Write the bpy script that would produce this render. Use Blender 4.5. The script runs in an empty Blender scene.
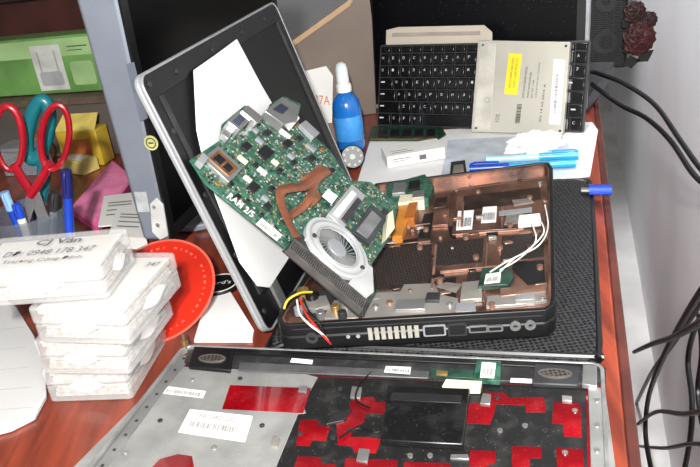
import bpy, math, random, bmesh
from mathutils import Vector, Matrix, noise
random.seed(7)
R=math.radians
# ---------------------------------------------------------------- camera model (cm, z=0 on desk)
f=770.; rho=R(8); th=math.atan(357/770); CH=38.
ct,st=math.cos(th),math.sin(th); cr,sr=math.cos(rho),math.sin(rho)
CAM=Vector((0,0,CH)); UP=Vector((0,0,1)); DZ=0.75
def ray(u,v):
    du,dv=u-350,v-233.5
    a=du*cr-dv*sr; b=du*sr+dv*cr
    return Vector((a,f*ct-b*st,-(f*st+b*ct)))
def P(u,v,z=0.):
    r=ray(u,v); return CAM+r*((z-CH)/r.z)
def PY(u,v,Y):
    r=ray(u,v); return CAM+r*(Y/r.y)
class F:
    def __init__(s,o,ex,ey):
        s.o=Vector(o); s.ex=Vector(ex).normalized(); s.ez=s.ex.cross(Vector(ey)).normalized(); s.ey=s.ez.cross(s.ex)
    def w(s,x,y,z=0.): return s.o+s.ex*x+s.ey*y+s.ez*z
    def hit(s,u,v,h=0.):
        r=ray(u,v); p0=s.o+s.ez*h; return CAM+r*((p0-CAM).dot(s.ez)/r.dot(s.ez))
    def loc(s,u,v,h=0.):
        d=s.hit(u,v,h)-s.o; return d.dot(s.ex),d.dot(s.ey)
    def q(s,px,h=0.): return [s.hit(u,v,h) for u,v in px]
def HZ(z): return F((0,0,z),(1,0,0),(0,1,0))
# ---------------------------------------------------------------- materials
def lin(c):
    return tuple((x/255/12.92 if x/255<=.04045 else ((x/255+.055)/1.055)**2.4) for x in c)
MATS={}
def M(name,rgb,rough=.5,metal=0.,var=.12,scale=30.,bump=0.,kind='noise',rgb2=None,alpha=1.,trans=0.,coat=0.,dust=0.,spec=.5):
    if name in MATS: return MATS[name]
    m=bpy.data.materials.new(name); m.use_nodes=True; nt=m.node_tree; N=nt.nodes; L=nt.links
    b=N['Principled BSDF']; tc=N.new('ShaderNodeTexCoord')
    c=lin(rgb); c2=lin(rgb2) if rgb2 else tuple(x*(1-var*2) for x in c)
    c1=c if rgb2 else tuple(min(1,x*(1+var*.6)) for x in c)
    mp=N.new('ShaderNodeMapping'); L.new(tc.outputs['Object'],mp.inputs['Vector'])
    ramp=N.new('ShaderNodeValToRGB'); ramp.color_ramp.elements[0].color=(*c2,1); ramp.color_ramp.elements[1].color=(*c1,1)
    if kind=='noise':
        t=N.new('ShaderNodeTexNoise'); t.inputs['Scale'].default_value=scale; t.inputs['Detail'].default_value=5
        out=t.outputs['Fac']; ramp.color_ramp.elements[0].position=.35; ramp.color_ramp.elements[1].position=.65
    elif kind=='wood':
        mp.inputs['Rotation'].default_value=(0,0,R(17.7)); mp.inputs['Scale'].default_value=(14,1.2,14)
        t=N.new('ShaderNodeTexNoise'); t.inputs['Scale'].default_value=scale; t.inputs['Detail'].default_value=8; t.inputs['Distortion'].default_value=.6
        out=t.outputs['Fac']; ramp.color_ramp.elements[0].position=.35; ramp.color_ramp.elements[1].position=.65
    elif kind=='dots':
        t=N.new('ShaderNodeTexVoronoi'); t.inputs['Scale'].default_value=scale; t.inputs['Randomness'].default_value=.2
        out=t.outputs['Distance']; ramp.color_ramp.elements[0].position=.3; ramp.color_ramp.elements[1].position=.48
    elif kind=='speck':
        t=N.new('ShaderNodeTexVoronoi'); t.inputs['Scale'].default_value=scale
        out=t.outputs['Distance']; ramp.color_ramp.elements[0].position=.07; ramp.color_ramp.elements[1].position=.12
    L.new(mp.outputs['Vector'],t.inputs['Vector'])
    L.new(out,ramp.inputs['Fac']); col=ramp.outputs['Color']
    if dust:
        v=N.new('ShaderNodeTexVoronoi'); v.inputs['Scale'].default_value=300; L.new(tc.outputs['Object'],v.inputs['Vector'])
        n2=N.new('ShaderNodeTexNoise'); n2.inputs['Scale'].default_value=60; n2.inputs['Detail'].default_value=8; L.new(tc.outputs['Object'],n2.inputs['Vector'])
        r2=N.new('ShaderNodeValToRGB'); r2.color_ramp.elements[0].position=.08; r2.color_ramp.elements[0].color=(1,1,1,1); r2.color_ramp.elements[1].position=.15; r2.color_ramp.elements[1].color=(0,0,0,1)
        L.new(v.outputs['Distance'],r2.inputs['Fac'])
        r3=N.new('ShaderNodeValToRGB'); r3.color_ramp.elements[0].position=.5; r3.color_ramp.elements[1].position=.8; r3.color_ramp.elements[1].color=(.25,.25,.25,1)
        L.new(n2.outputs['Fac'],r3.inputs['Fac'])
        ad=N.new('ShaderNodeMath'); ad.operation='ADD'; L.new(r2.outputs['Color'],ad.inputs[0]); L.new(r3.outputs['Color'],ad.inputs[1])
        ml=N.new('ShaderNodeMath'); ml.operation='MULTIPLY'; ml.use_clamp=True; ml.inputs[1].default_value=dust; L.new(ad.outputs[0],ml.inputs[0])
        mx=N.new('ShaderNodeMix'); mx.data_type='RGBA'; L.new(ml.outputs[0],mx.inputs['Factor']); L.new(col,mx.inputs['A']); mx.inputs['B'].default_value=(.42,.4,.38,1)
        col=mx.outputs['Result']
    L.new(col,b.inputs['Base Color'])
    b.inputs['Roughness'].default_value=rough; b.inputs['Metallic'].default_value=metal; b.inputs['Specular IOR Level'].default_value=spec
    b.inputs['Alpha'].default_value=alpha; b.inputs['Transmission Weight'].default_value=trans; b.inputs['Coat Weight'].default_value=coat
    if bump:
        bp=N.new('ShaderNodeBump'); bp.inputs['Strength'].default_value=bump; bp.inputs['Distance'].default_value=.002
        L.new(out,bp.inputs['Height']); L.new(bp.outputs['Normal'],b.inputs['Normal'])
    MATS[name]=m; return m
wood=M('desk_wood',(138,60,40),.34,0,.14,5,.04,'wood',(92,37,26),coat=.2)
woodedge=M('desk_edge',(84,42,35),.4,0,.2,20)
wallm=M('wall_paint',(240,240,243),.85,0,.02,6,.08)
floorm=M('floor_tile',(200,198,196),.5,0,.1,6)
black=M('black_plastic',(12,12,14),.42,0,.15,40)
dblack=M('matte_black',(6,6,7),.6,0,.15,60)
filmblk=M('black_film',(10,10,11),.6,0,.15,60,dust=.25)
gloss=M('screen_glass',(3,4,5),.35,0,.2,20,spec=.12)
screenspk=M('screen_dusty',(6,7,10),.3,0,0,150,0,'speck',(80,82,86),spec=.2)
silver=M('silver_plastic',(166,168,170),.35,.4,.06,12)
alum=M('brushed_aluminium',(162,158,152),.35,.5,.14,14,dust=.3)
panelm=M('scratched_panel',(152,152,150),.42,.35,.14,26,.08,dust=.9)
steel=M('steel',(180,180,180),.3,.8,.08,30)
greyp=M('grey_plastic',(134,136,140),.45,.1,.06,20)
mongrey=M('monitor_grey',(116,122,133),.45,.1,.05,20)
dgrey=M('dark_grey',(50,50,53),.5,.2,.15,30)
white=M('white_card',(220,219,215),.6,0,.03,12)
paper=M('paper',(222,222,222),.75,0,.03,8,.05)
paperg=M('paper_grey',(196,195,194),.75,0,.04,8,.05)
ink=M('ink',(35,33,38),.7,0,.1,50)
greyink=M('grey_ink',(92,90,96),.7,0,.1,50)
fink=M('faint_ink',(124,122,126),.7,0,.1,50)
copper=M('coated_tray',(136,98,82),.28,.5,.3,20,.2,'noise',(56,39,33),dust=.6)
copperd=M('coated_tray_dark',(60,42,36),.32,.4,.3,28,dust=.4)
copperl=M('coated_tray_light',(156,120,104),.28,.45,.3,22,dust=.4)
cupipe=M('copper_pipe',(152,94,68),.35,.45,.25,25)
meshm=M('speaker_mesh',(50,40,37),.6,.1,0,330,.6,'dots',(3,3,3))
matm=M('mesh_fabric',(50,50,52),.8,0,0,235,1.,'dots',(2,2,3),spec=.25)
pcb=M('pcb_green',(58,106,86),.45,.05,.3,150,.1,'noise',(20,56,44),dust=.2)
pcb2=M('pcb_dark',(36,66,54),.4,.05,.3,90)
chip=M('chip_black',(20,20,24),.4,0,.2,60)
gold=M('contact_gold',(170,136,84),.35,.6,.2,60)
chipbr=M('chip_brown',(128,84,50),.4,.2,.25,50)
red=M('red_film',(140,6,18),.14,0,.25,15,0,'noise',(84,2,9),coat=.6,dust=.1)
redp=M('red_handle',(146,12,28),.3,0,.1,20,coat=.4)
teal=M('teal_plastic',(18,96,104),.35,0,.1,20)
blue=M('blue_plastic',(26,66,176),.3,0,.1,20,coat=.4)
bottleb=M('bottle_blue',(26,104,184),.18,0,.1,14,coat=.5)
cyan=M('cyan_ink_pen',(40,155,210),.3,0,.1,14)
navy=M('navy_plastic',(26,34,96),.35,0,.1,20)
cream=M('cream',(206,198,172),.6,0,.05,12)
yel=M('yellow_card',(206,172,52),.5,0,.1,12,coat=.3)
yell=M('yellow_label',(232,206,30),.5,0,.05,12)
tape=M('kapton_tape',(190,124,48),.3,0,.1,30)
green=M('green_card',(108,156,84),.35,0,.2,12,coat=.5)
brown=M('brown_card',(112,78,52),.65,0,.15,8)
riserm=M('riser_wood',(106,88,76),.55,0,.12,4,.05,'wood',(80,67,57))
pink=M('pink_paper',(236,100,160),.6,0,.08,14)
discr=M('red_disc',(220,46,26),.1,.2,.12,8,coat=.8,alpha=.78)
cable=M('cable_rubber',(8,8,9),.4,0,.1,40)
wirew=M('wire_white',(215,212,205),.5,0,.05,30)
wirer=M('wire_red',(190,40,30),.5,0,.05,30)
wirey=M('wire_yellow',(210,180,60),.5,0,.05,30)
redfl=M('petal_red',(66,14,17),.6,0,.25,60)
leafm=M('leaf_green',(30,46,28),.6,0,.2,60)
tissuem=M('tissue',(228,228,230),.85,0,.02,30,.2)
fins=M('fin_metal',(104,101,98),.35,.6,.15,60)
# ---------------------------------------------------------------- mesh builder
class MB:
    def __init__(s): s.v=[];s.f=[];s.m=[]
    def add(s,vs,fs,mi=0):
        k=len(s.v); s.v+= [Vector(x) for x in vs]
        for q in fs: s.f.append([i+k for i in q]); s.m.append(mi)
        return s
    def prism(s,pts,n,t,mi=0):
        pts=list(pts); nn=Vector((0,0,0)); k=len(pts)
        for i in range(k): nn+=pts[i].cross(pts[(i+1)%k])
        if nn.dot(n)<0: pts=pts[::-1]
        bot=[p-n*t for p in pts]
        fs=[list(range(k)),[2*k-1-i for i in range(k)]]
        for i in range(k):
            j=(i+1)%k; fs.append([i,k+i,k+j,j])
        return s.add(pts+bot,fs,mi)
    def plate(s,fr,px,h0,h1,mi=0): return s.prism(fr.q(px,h1),fr.ez,h1-h0,mi)
    def poly(s,fr,xy,z0,z1,mi=0): return s.prism([fr.w(x,y,z1) for x,y in xy],fr.ez,z1-z0,mi)
    def ringp(s,outer,inner,n,t,mi=0):
        k=len(outer); nn=Vector((0,0,0))
        for i in range(k): nn+=outer[i].cross(outer[(i+1)%k])
        if nn.dot(n)<0: outer=outer[::-1]; inner=inner[::-1]
        vs=outer+inner+[p-n*t for p in outer]+[p-n*t for p in inner]; fs=[]
        for i in range(k):
            j=(i+1)%k
            fs+=[[i,j,k+j,k+i],[2*k+i,2*k+j,j,i],[k+i,k+j,3*k+j,3*k+i],[2*k+j,2*k+i,3*k+i,3*k+j]]
        return s.add(vs,fs,mi)
    def box(s,fr,x0,x1,y0,y1,z0,z1,mi=0): return s.poly(fr,[(x0,y0),(x1,y0),(x1,y1),(x0,y1)],z0,z1,mi)
    def cyl(s,fr,cx,cy,r,z0,z1,n=24,mi=0): return s.poly(fr,[(cx+r*math.cos(2*math.pi*i/n),cy+r*math.sin(2*math.pi*i/n)) for i in range(n)],z0,z1,mi)
    def ring(s,fr,cx,cy,ro,ri,z0,z1,n=32,mi=0):
        a=[2*math.pi*i/n for i in range(n)]
        return s.ringp([fr.w(cx+ro*math.cos(t),cy+ro*math.sin(t),z1) for t in a],[fr.w(cx+ri*math.cos(t),cy+ri*math.sin(t),z1) for t in a],fr.ez,z1-z0,mi)
    def lathe(s,fr,cx,cy,prof,n=28,mi=0):
        vs=[];fs=[]
        for r,z in prof:
            for i in range(n):
                t=2*math.pi*i/n; vs.append(fr.w(cx+r*math.cos(t),cy+r*math.sin(t),z))
        for k in range(len(prof)-1):
            for i in range(n):
                j=(i+1)%n; fs.append([k*n+i,k*n+j,(k+1)*n+j,(k+1)*n+i])
        fs.append([n-1-i for i in range(n)]); fs.append([(len(prof)-1)*n+i for i in range(n)])
        return s.add(vs,fs,mi)
    def tube(s,pts,r,n=8,mi=0,closed=False,sub=5,flat=1.,fn=None):
        pts=[Vector(p) for p in pts]; k=len(pts); out=[]
        segs=k if closed else k-1
        for i in range(segs):
            if closed: a,b,c,d=pts[(i-1)%k],pts[i],pts[(i+1)%k],pts[(i+2)%k]
            else: a,b,c,d=pts[max(i-1,0)],pts[i],pts[i+1],pts[min(i+2,k-1)]
            for j in range(sub):
                t=j/sub
                out.append(.5*((2*b)+(c-a)*t+(2*a-5*b+4*c-d)*t*t+(3*b-a-3*c+d)*t**3))
        if not closed: out.append(pts[-1])
        K=len(out); vs=[];fs=[]; prev=None
        for i in range(K):
            tan=(out[(i+1)%K]-out[i-1]) if closed else (out[min(i+1,K-1)]-out[max(i-1,0)])
            tan=tan.normalized() if tan.length>1e-9 else Vector((0,0,1))
            if fn is not None: nv=(fn-tan*fn.dot(tan)).normalized()
            else:
                if prev is None:
                    nv=tan.cross(Vector((.31,.17,.93))).normalized()
                else: nv=(prev-tan*prev.dot(tan)).normalized()
            prev=nv; bn=tan.cross(nv)
            rr=r(i/(K-1)) if callable(r) else r
            for q in range(n):
                t=2*math.pi*q/n; vs.append(out[i]+nv*math.cos(t)*rr*flat+bn*math.sin(t)*rr)
        for i in range(K if closed else K-1):
            for q in range(n):
                p=(q+1)%n; i2=(i+1)%K
                fs.append([i*n+q,i*n+p,i2*n+p,i2*n+q])
        if not closed: fs.append([n-1-q for q in range(n)]); fs.append([(K-1)*n+q for q in range(n)])
        return s.add(vs,fs,mi)
WL={}
def place(o,wl,parent):
    WL[o.name]=wl
    if parent is not None:
        o.parent=parent; o.location=wl-WL[parent.name]
    else: o.location=wl
def meta(o,label,cat,group=None,kind=None):
    if label: o['label']=label
    if cat: o['category']=cat
    if group: o['group']=group
    if kind: o['kind']=kind
def make(name,mb,mats,parent=None,label=None,cat=None,bev=0.,group=None,kind=None,seg=2):
    if not isinstance(mats,(list,tuple)): mats=[mats]
    vs=[Vector((p.x/100,p.y/100,p.z/100+DZ)) for p in mb.v]
    lo=Vector((min(p.x for p in vs),min(p.y for p in vs),min(p.z for p in vs))); hi=Vector((max(p.x for p in vs),max(p.y for p in vs),max(p.z for p in vs)))
    c=(lo+hi)/2; 
    if parent is None: c.z=lo.z
    me=bpy.data.meshes.new(name); me.from_pydata([p-c for p in vs],[],mb.f); 
    for m in mats: me.materials.append(m)
    for i,p in enumerate(me.polygons): p.material_index=mb.m[i]; p.use_smooth=True
    bm=bmesh.new(); bm.from_mesh(me); bmesh.ops.recalc_face_normals(bm,faces=bm.faces)
    for e in bm.edges:
        if len(e.link_faces)==2 and e.calc_face_angle(0)>R(38): e.smooth=False
    bm.to_mesh(me); bm.free()
    o=bpy.data.objects.new(name,me); bpy.context.collection.objects.link(o); place(o,c,parent)
    if bev:
        b=o.modifiers.new('bevel','BEVEL'); b.width=bev/100; b.segments=seg; b.limit_method='ANGLE'; b.angle_limit=R(40); b.harden_normals=False
    meta(o,label,cat,group,kind); return o
def thing(name,loc,label,cat,group=None):
    o=bpy.data.objects.new(name,None); o.empty_display_size=.02; bpy.context.collection.objects.link(o)
    place(o,Vector((loc.x/100,loc.y/100,loc.z/100+DZ)),None); meta(o,label,cat,group); return o
def rrect(x0,x1,y0,y1,r,n=5):
    out=[]
    for cx,cy,a0 in ((x1-r,y1-r,0),(x0+r,y1-r,90),(x0+r,y0+r,180),(x1-r,y0+r,270)):
        for i in range(n+1):
            a=R(a0+90*i/n); out.append((cx+r*math.cos(a),cy+r*math.sin(a)))
    return out
def shrink(pts,d):
    k=len(pts); c=sum(pts,Vector((0,0,0)))/k; out=[]
    n=Vector((0,0,0))
    for i in range(k): n+=(pts[i]-c).cross(pts[(i+1)%k]-c)
    n.normalize()
    for i in range(k):
        a=(pts[i]-pts[i-1]).normalized(); b=(pts[(i+1)%k]-pts[i]).normalized()
        na=n.cross(a); nb=n.cross(b); m=(na+nb); L=m.length
        m=m/L; out.append(pts[i]+m*d/max(.4,m.dot(na)))
    return out
def textmesh(body,o,xv,yv,n,t=.02,bold=False):
    cu=bpy.data.curves.new('t','FONT'); cu.body=body; cu.resolution_u=2
    if bold: cu.offset=.015
    ob=bpy.data.objects.new('t',cu); bpy.context.collection.objects.link(ob)
    dg=bpy.context.evaluated_depsgraph_get(); me=bpy.data.meshes.new_from_object(ob.evaluated_get(dg))
    xs=[v.co.x for v in me.vertices]; ys=[v.co.y for v in me.vertices]
    x0,x1,y0,y1=min(xs),max(xs),min(ys),max(ys)
    mb=MB(); mb.add([o+xv*((v.co.x-x0)/(x1-x0))+yv*((v.co.y-y0)/(y1-y0))+n*t for v in me.vertices],[list(p.vertices) for p in me.polygons])
    bpy.data.objects.remove(ob); bpy.data.meshes.remove(me); return mb
def text(body,c0,cx,cy,n,parent,mat=ink,bold=False,name='printed_text',t=.02):
    return make(name,textmesh(body,c0,cx-c0,cy-c0,n,t,bold),mat,parent)
def bars(cs,n,parent,k=22,mat=ink,t=.02,s0=.08,s1=.92,t0=.15,t1=.6):
    def b(s,q): return (cs[0]*(1-s)+cs[1]*s)*(1-q)+(cs[3]*(1-s)+cs[2]*s)*q+n*t
    mb=MB()
    s=s0
    while s<s1:
        w=random.choice([.6,1,1.6])*(s1-s0)/k/2.2
        mb.add([b(s,t0),b(s+w,t0),b(s+w,t1),b(s,t1)],[[0,1,2,3]]); s+=w+random.choice([.7,1,1.5])*(s1-s0)/k/2
    return make('printed_barcode',mb,mat,parent)
def sticker(fr,px,h,parent,mat=paper,code=True,name='paper_sticker',txt=None,inkm=ink,k=22,**kw):
    mb=MB(); mb.plate(fr,px,h-.03,h); s=make(name,mb,mat,parent)
    cs=fr.q(px,h)
    if code: bars(cs,fr.ez,s,k,inkm,**kw)
    if txt:
        a=cs[0]
        e1=(cs[1]-cs[0]); e2=(cs[3]-cs[0])
        a=cs[0]+e1*.1+e2*(.7 if code else .3)
        text(txt,a,a+e1*.62,a+e2*(.17 if code else .4),fr.ez,s,inkm)
    return s
# ---------------------------------------------------------------- desk frame
DA=R(17.7); De=Vector((math.sin(DA),math.cos(DA),0)); Dr=Vector((math.cos(DA),-math.sin(DA),0))
D0=P(637,467,0); DF=F(D0,Dr,De)
def struct(name,mb,mat,lab): 
    o=make(name,mb,mat); o['kind']='structure'; o['label']=lab; return o
struct('wall_right',MB().box(DF,14.5,20,-60,455,-75,190),wallm,'plain off-white painted wall beside the desk')
struct('wall_back',MB().box(DF,-250,14.5,450,455,-75,190),wallm,'plain off-white painted wall behind the desk')
struct('floor',MB().box(DF,-250,20,-60,455,-80,-75),floorm,'pale grey tiled floor under the desk')
desk=thing('desk',DF.w(-70,60,-75),'large reddish-brown wooden desk covered with electronics','desk')
make('desk_top',MB().poly(DF,[(-135,-27),(-.5,-27),(-.5,150),(-135,150)],-3,0),wood,desk,bev=.2)
make('edge_band',MB().box(DF,-.5,.3,-27,150,-3.0,.05),woodedge,desk,bev=.15,label='dark brown edge strip')
for x,y in((-130,-22),(-8,-22),(-130,145),(-8,145)):
    make('leg',MB().box(DF,x-3,x+3,y-3,y+3,-75,-3),wood,desk)
make('side_panel',MB().box(DF,-5,-3.5,-20,140,-70,-3),wood,desk)
# ---------------------------------------------------------------- riser shelf
RC=Vector((-14,119,0.04)); RF=F(RC,Dr,De)
ris=thing('riser_shelf',RF.w(-40,20,0),'low brown wooden riser shelf standing on the desk','shelf')
make('shelf_top',MB().box(RF,-85,0,0,30,9,10.2),riserm,ris,bev=.15)
make('side_panel',MB().box(RF,-1.5,0,.5,30,0.02,9),riserm,ris)
make('front_panel',MB().box(RF,-85,-1.5,.5,1.8,0.02,9),M('riser_front',(90,83,77),.6,0,.1,8),ris)
make('back_panel',MB().box(RF,-85,-1.5,28,30,0.02,9),riserm,ris)
make('top_trim',MB().box(RF,-.3,.6,0,30,8.6,10.3),M('trim_tan',(170,141,108),.5,0,.1,12),ris,bev=.1)
bc=thing('cardboard_box',RF.w(-10,20,10.4),'brown cardboard carton standing on the wooden riser','box')
make('box_body',MB().box(RF,-20,-2,12,28,10.4,22),brown,bc,bev=.2)
make('box_lid',MB().box(RF,-20.3,-1.7,11.7,28.3,22,24),M('brown_dark',(92,62,42),.6,0,.2,9),bc,bev=.2)
make('packing_tape',MB().box(RF,-12,-9,11.6,28.4,24,24.08),tape,bc)
dc=thing('storage_box',RF.w(-60,27,10.4),'dark reddish-brown storage box behind the green carton','box')
make('box_body',MB().box(RF,-84,-28,20,29.5,10.4,24),M('redbrown',(66,32,27),.6,0,.3,12),dc,bev=.3)
make('box_lid',MB().box(RF,-84.5,-27.5,19.5,30,24,27),M('redbrown2',(42,23,21),.6,0,.3,12),dc,bev=.3)
gl=RF.loc(88,100,10.4)
gx=gl[0]
gb=thing('product_box',RF.w(gx-12,8,10.4),'green and white electronics carton with pictures standing on the riser','box')
GF=F(RF.w(gx,3,10.4),Dr,UP)
make('box_body',MB().box(GF,-24,0,0,9.5,-5,0),green,gb,bev=.15)
pg=M('palegreen',(156,190,132),.4,0,.12,14,coat=.4)
make('printed_panel',MB().box(GF,-23.5,-.6,6.2,9.1,0,.04),pg,gb)
make('printed_panel',MB().box(GF,-12.5,-6.7,.6,8.2,.04,.08),M('panel_white',(200,204,198),.5),gb)
make('printed_picture',MB().poly(GF,rrect(-11.8,-7.4,1.4,3.8,.5),.08,.12).box(GF,-11.4,-11.1,3.8,7.2,.08,.12).box(GF,-8.1,-7.8,3.8,7.2,.08,.12),M('picture_grey',(160,163,165),.5),gb)
make('printed_picture',MB().poly(GF,rrect(-5.6,-1.2,1.2,5.2,.6),.0,.05),pg,gb)
make('printed_lines',MB().box(GF,-5.2,-1.4,7.6,7.8,.04,.08).box(GF,-5.2,-2.4,7.0,7.15,.04,.08),M('ink_green',(60,110,70),.6),gb)
YF=F(RF.w(RF.loc(112,160,0)[0],-5,0),Dr,De)
yb=thing('tape_box',YF.w(-3,2,0),'yellow cardboard box standing on the desk before the riser','box')
make('box_body',MB().box(YF,-7.5,0,0,3.5,0,6),yel,yb,bev=.15)
make('box_flap',MB().poly(F(YF.w(0,0,6),Dr,(UP*.6+De*.8)),[(-7.5,0),(0,0),(-.5,3.5),(-7,3.5)],0,.1),M('yellow_pale',(216,194,98),.6),yb)
make('printed_label',MB().box(F(YF.w(0,-.03,0),Dr,UP),-6,-1.5,1.2,4.6,0,.03),M('orange_print',(190,110,54),.5),yb)
yb2=thing('tape_box',YF.w(-2,-3,0),'small pale yellow carton lying before the taller yellow box','box')
YG=F(YF.w(-1,-4.5,0),Vector((math.cos(R(-38)),math.sin(R(-38)),0)),Vector((math.sin(R(38)),math.cos(R(38)),0)))
make('box_body',MB().box(YG,-6,0,0,3.2,0,2.2),M('yellow_box_pale',(214,198,118),.6,0,.08,14),yb2,bev=.1)
make('printed_label',MB().box(YG,-5,-1,.6,2.6,2.2,2.24),white,yb2)
tr=thing('tape_roll',YF.w(-12,0,0),'roll of brown packing tape standing near the riser','tape roll')
TF=F(YF.w(-13,2.5,2.65),Dr,UP)
make('tape_winding',MB().ring(TF,0,0,2.6,1.5,0,2),M('tape_brown',(150,108,70),.3,0,.1,20,coat=.4),tr,bev=.05)
make('cardboard_core',MB().ring(TF,0,0,1.5,1.3,-.05,2.05),cream,tr)
cc=P(22,176,0); CC=F(cc,Dr,De)
ct_=thing('plastic_container',cc,'clear plastic container with grey lid standing before the riser','container')
make('container_body',MB().poly(CC,rrect(-3.5,3.5,0,4.5,.6),.03,4.2),M('clear_plastic',(190,196,200),.12,0,.05,10,alpha=.4,coat=.5),ct_,bev=.1)
make('container_lid',MB().poly(CC,rrect(-3.7,3.7,-.2,4.7,.6),4.2,4.8),greyp,ct_,bev=.1)
make('container_contents',MB().box(CC,-2.8,-.4,.7,3.8,.1,2.4,0).box(CC,0,2.6,.8,3.6,.1,1.6,1),[brown,navy],ct_,bev=.1)
jc=RF.w(gx+3.2,5,10.25); JF=F(jc,Dr,De)
jr=thing('glue_jar',jc,'small white jar with yellow lid standing on the riser','jar')
make('jar_body',MB().lathe(JF,0,0,[(1.6,.02),(1.75,.3),(1.75,3.2),(1.4,3.7)],24),M('jar_white',(176,176,168),.4),jr)
make('jar_lid',MB().lathe(JF,0,0,[(1.55,3.7),(1.6,3.8),(1.6,4.9),(1.4,5.0)],24),yel,jr)
bf0=P(296,128,.05)
BDF=F(bf0+Vector((0,3.5,0)),(1,-.12,0),UP)
bd=thing('wooden_board',BDF.w(6,0,0),'tan-brown wooden board with slanted pale edge standing behind the bottle','board')
def bl(u,v,ymin=0): 
    x,y=BDF.loc(u,v); return (x,max(y,ymin))
make('board_panel',MB().poly(BDF,[bl(296,128),bl(378,128),bl(372,20),bl(366,-30),bl(350,4),bl(288,50)],-.8,0),M('board_grey',(116,102,92),.6,0,.12,6,.05),bd,bev=.05)
make('board_edge',MB().poly(BDF,[bl(287,51),bl(350,6),bl(370,-30),bl(364,-36),bl(347,1),bl(285,46)],-.9,.25),M('trim_tan',(170,141,108)),bd,bev=.05)
# ---------------------------------------------------------------- grey desktop monitor (seen edge-on)
bp=P(150,243,4.0); MD=Vector((math.sin(R(19)),math.cos(R(19)),0)); SF=F(bp,Vector((MD.y,-MD.x,0)),UP)
mon=thing('monitor',bp+MD*22-Vector((3,0,bp.z)),'grey flat desktop monitor with black screen, seen edge-on','monitor')
side=[SF.hit(143,241),SF.hit(170,241),SF.hit(118,0),SF.hit(105,-60),SF.hit(58,-60),SF.hit(75,0)]
mb=MB(); mb.prism([p for p in side],-MD,40); make('monitor_housing',mb,mongrey,mon,bev=.5,seg=3)
a,b_,c_=side[1],side[2],side[3]
up1=(b_-a); N1=MD.cross(up1).normalized()
if N1.x<0: N1=-N1
SCR=F(a,MD,up1); sg=1 if SCR.ez.x>0 else -1
H2=(c_-a).length
make('screen_bezel',MB().ringp([SCR.w(x,y,.25*sg) for x,y in((.0,.2),(40,.2),(40,H2),(0,H2))],[SCR.w(x,y,.25*sg) for x,y in((1.2,1.6),(38.5,1.6),(38.5,H2-1.6),(1.2,H2-1.6))],N1,.3),M('bezel_dark',(16,17,19),.4),mon)
make('screen',MB().prism([SCR.w(x,y,.06*sg) for x,y in((1.2,1.6),(38.5,1.6),(38.5,H2-1.6),(1.2,H2-1.6))],N1,.05),gloss,mon)
stc=bp+MD*20-N1*1.5
make('stand_neck',MB().prism([Vector((stc.x,stc.y,8))+MD*s*4+Vector((t*1.2,0,0)) for s,t in((-1,-1),(1,-1),(1,1),(-1,1))],UP,7.0),mongrey,mon,bev=.3)
make('stand_base',MB().prism([Vector((stc.x-2,stc.y,1))+Vector((7*math.cos(t),9*math.sin(t),0)) for t in [2*math.pi*i/32 for i in range(32)]],UP,.9),mongrey,mon,bev=.2)
def sideplate(px,t,mat,name,bev=.03):
    return make(name,MB().prism(SF.q(px,.06+t),SF.ez,t),mat,mon,bev=bev)
sideplate([(152,232),(160,240),(168,236),(163,205),(156,198),(150,204)],.2,M('pale_plate',(190,190,188),.4),'mounting_plate')
l0=SF.loc(158,225,.3); make('screw',MB().cyl(SF,l0[0],l0[1],.24,.26,.4,14),steel,mon)
l0=SF.loc(154,207,.3); make('screw',MB().cyl(SF,l0[0],l0[1],.2,.26,.4,14),steel,mon)
sideplate([(138,212),(150,212),(146,192),(134,192)],.03,M('worn_sticker',(166,170,172),.6,0,.15,60),'worn_sticker',0)
l0=SF.loc(151,143,.1); make('round_badge',MB().cyl(SF,l0[0],l0[1],.8,.02,.12,24),M('badge_yellow',(190,188,120),.4),mon); make('badge_emblem',MB().ring(SF,l0[0],l0[1],.6,.45,.12,.14,20).box(SF,l0[0]-.3,l0[0]+.3,l0[1]-.1,l0[1]+.1,.12,.14),M('badge_dark',(70,84,70),.5),mon)
sideplate([(126,64),(134,62),(148,118),(140,122)],.03,M('side_groove',(94,100,112),.5),'side_groove',0)
# ---------------------------------------------------------------- pen cup and contents
PV=F((0,80,0),(1,0,0),(0,0,1))
cx,_=PV.loc(36,235)
cup=thing('pen_cup',Vector((cx,80,0)),'clear grey pen cup holding scissors and blue pens','pen cup')
CF=F((cx,80,0),(1,0,0),(0,1,0))
mb=MB(); mb.lathe(CF,0,0,[(3.9,0.02),(4.3,9.2),(4.1,9.2),(3.7,.5)],32); make('cup_wall',mb,M('cup_smoke',(100,108,120),.15,0,.05,10,alpha=.4),cup)
make('cup_base',MB().cyl(CF,0,0,3.6,.1,.6,32),greyp,cup)
def loop(px_c,rx,ry,rot=0,h=0,fr=PV):
    out=[]
    for i in range(14):
        t=2*math.pi*i/14; x=rx*math.cos(t); y=ry*math.sin(t); c,s=math.cos(rot),math.sin(rot)
        out.append(fr.hit(px_c[0]+x*c-y*s,px_c[1]+x*s+y*c,h))
    return out
sc=thing('scissors',PV.hit(33,225),'scissors with large red plastic loop handles standing in a pen cup','scissors')
h1=MB(); h1.tube(loop((9,138),14,32,R(-4)),.42,10,closed=True,sub=3,flat=.8); h1.tube(PV.q([(14,164),(22,178),(34,196)]),.5,8); make('handle',h1,redp,sc)
h2=MB(); h2.tube(loop((55,137),14,32,R(6),.5),.42,10,closed=True,sub=3,flat=.8); h2.tube(PV.q([(50,162),(42,178),(30,196)],.5),.5,8); make('handle',h2,redp,sc)
make('blade',MB().plate(PV,[(26,188),(38,188),(50,222),(46,240)],-.1,.08),steel,sc)
make('blade',MB().plate(PV,[(28,188),(40,188),(24,240),(20,222)],.12,.3),steel,sc)
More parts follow.
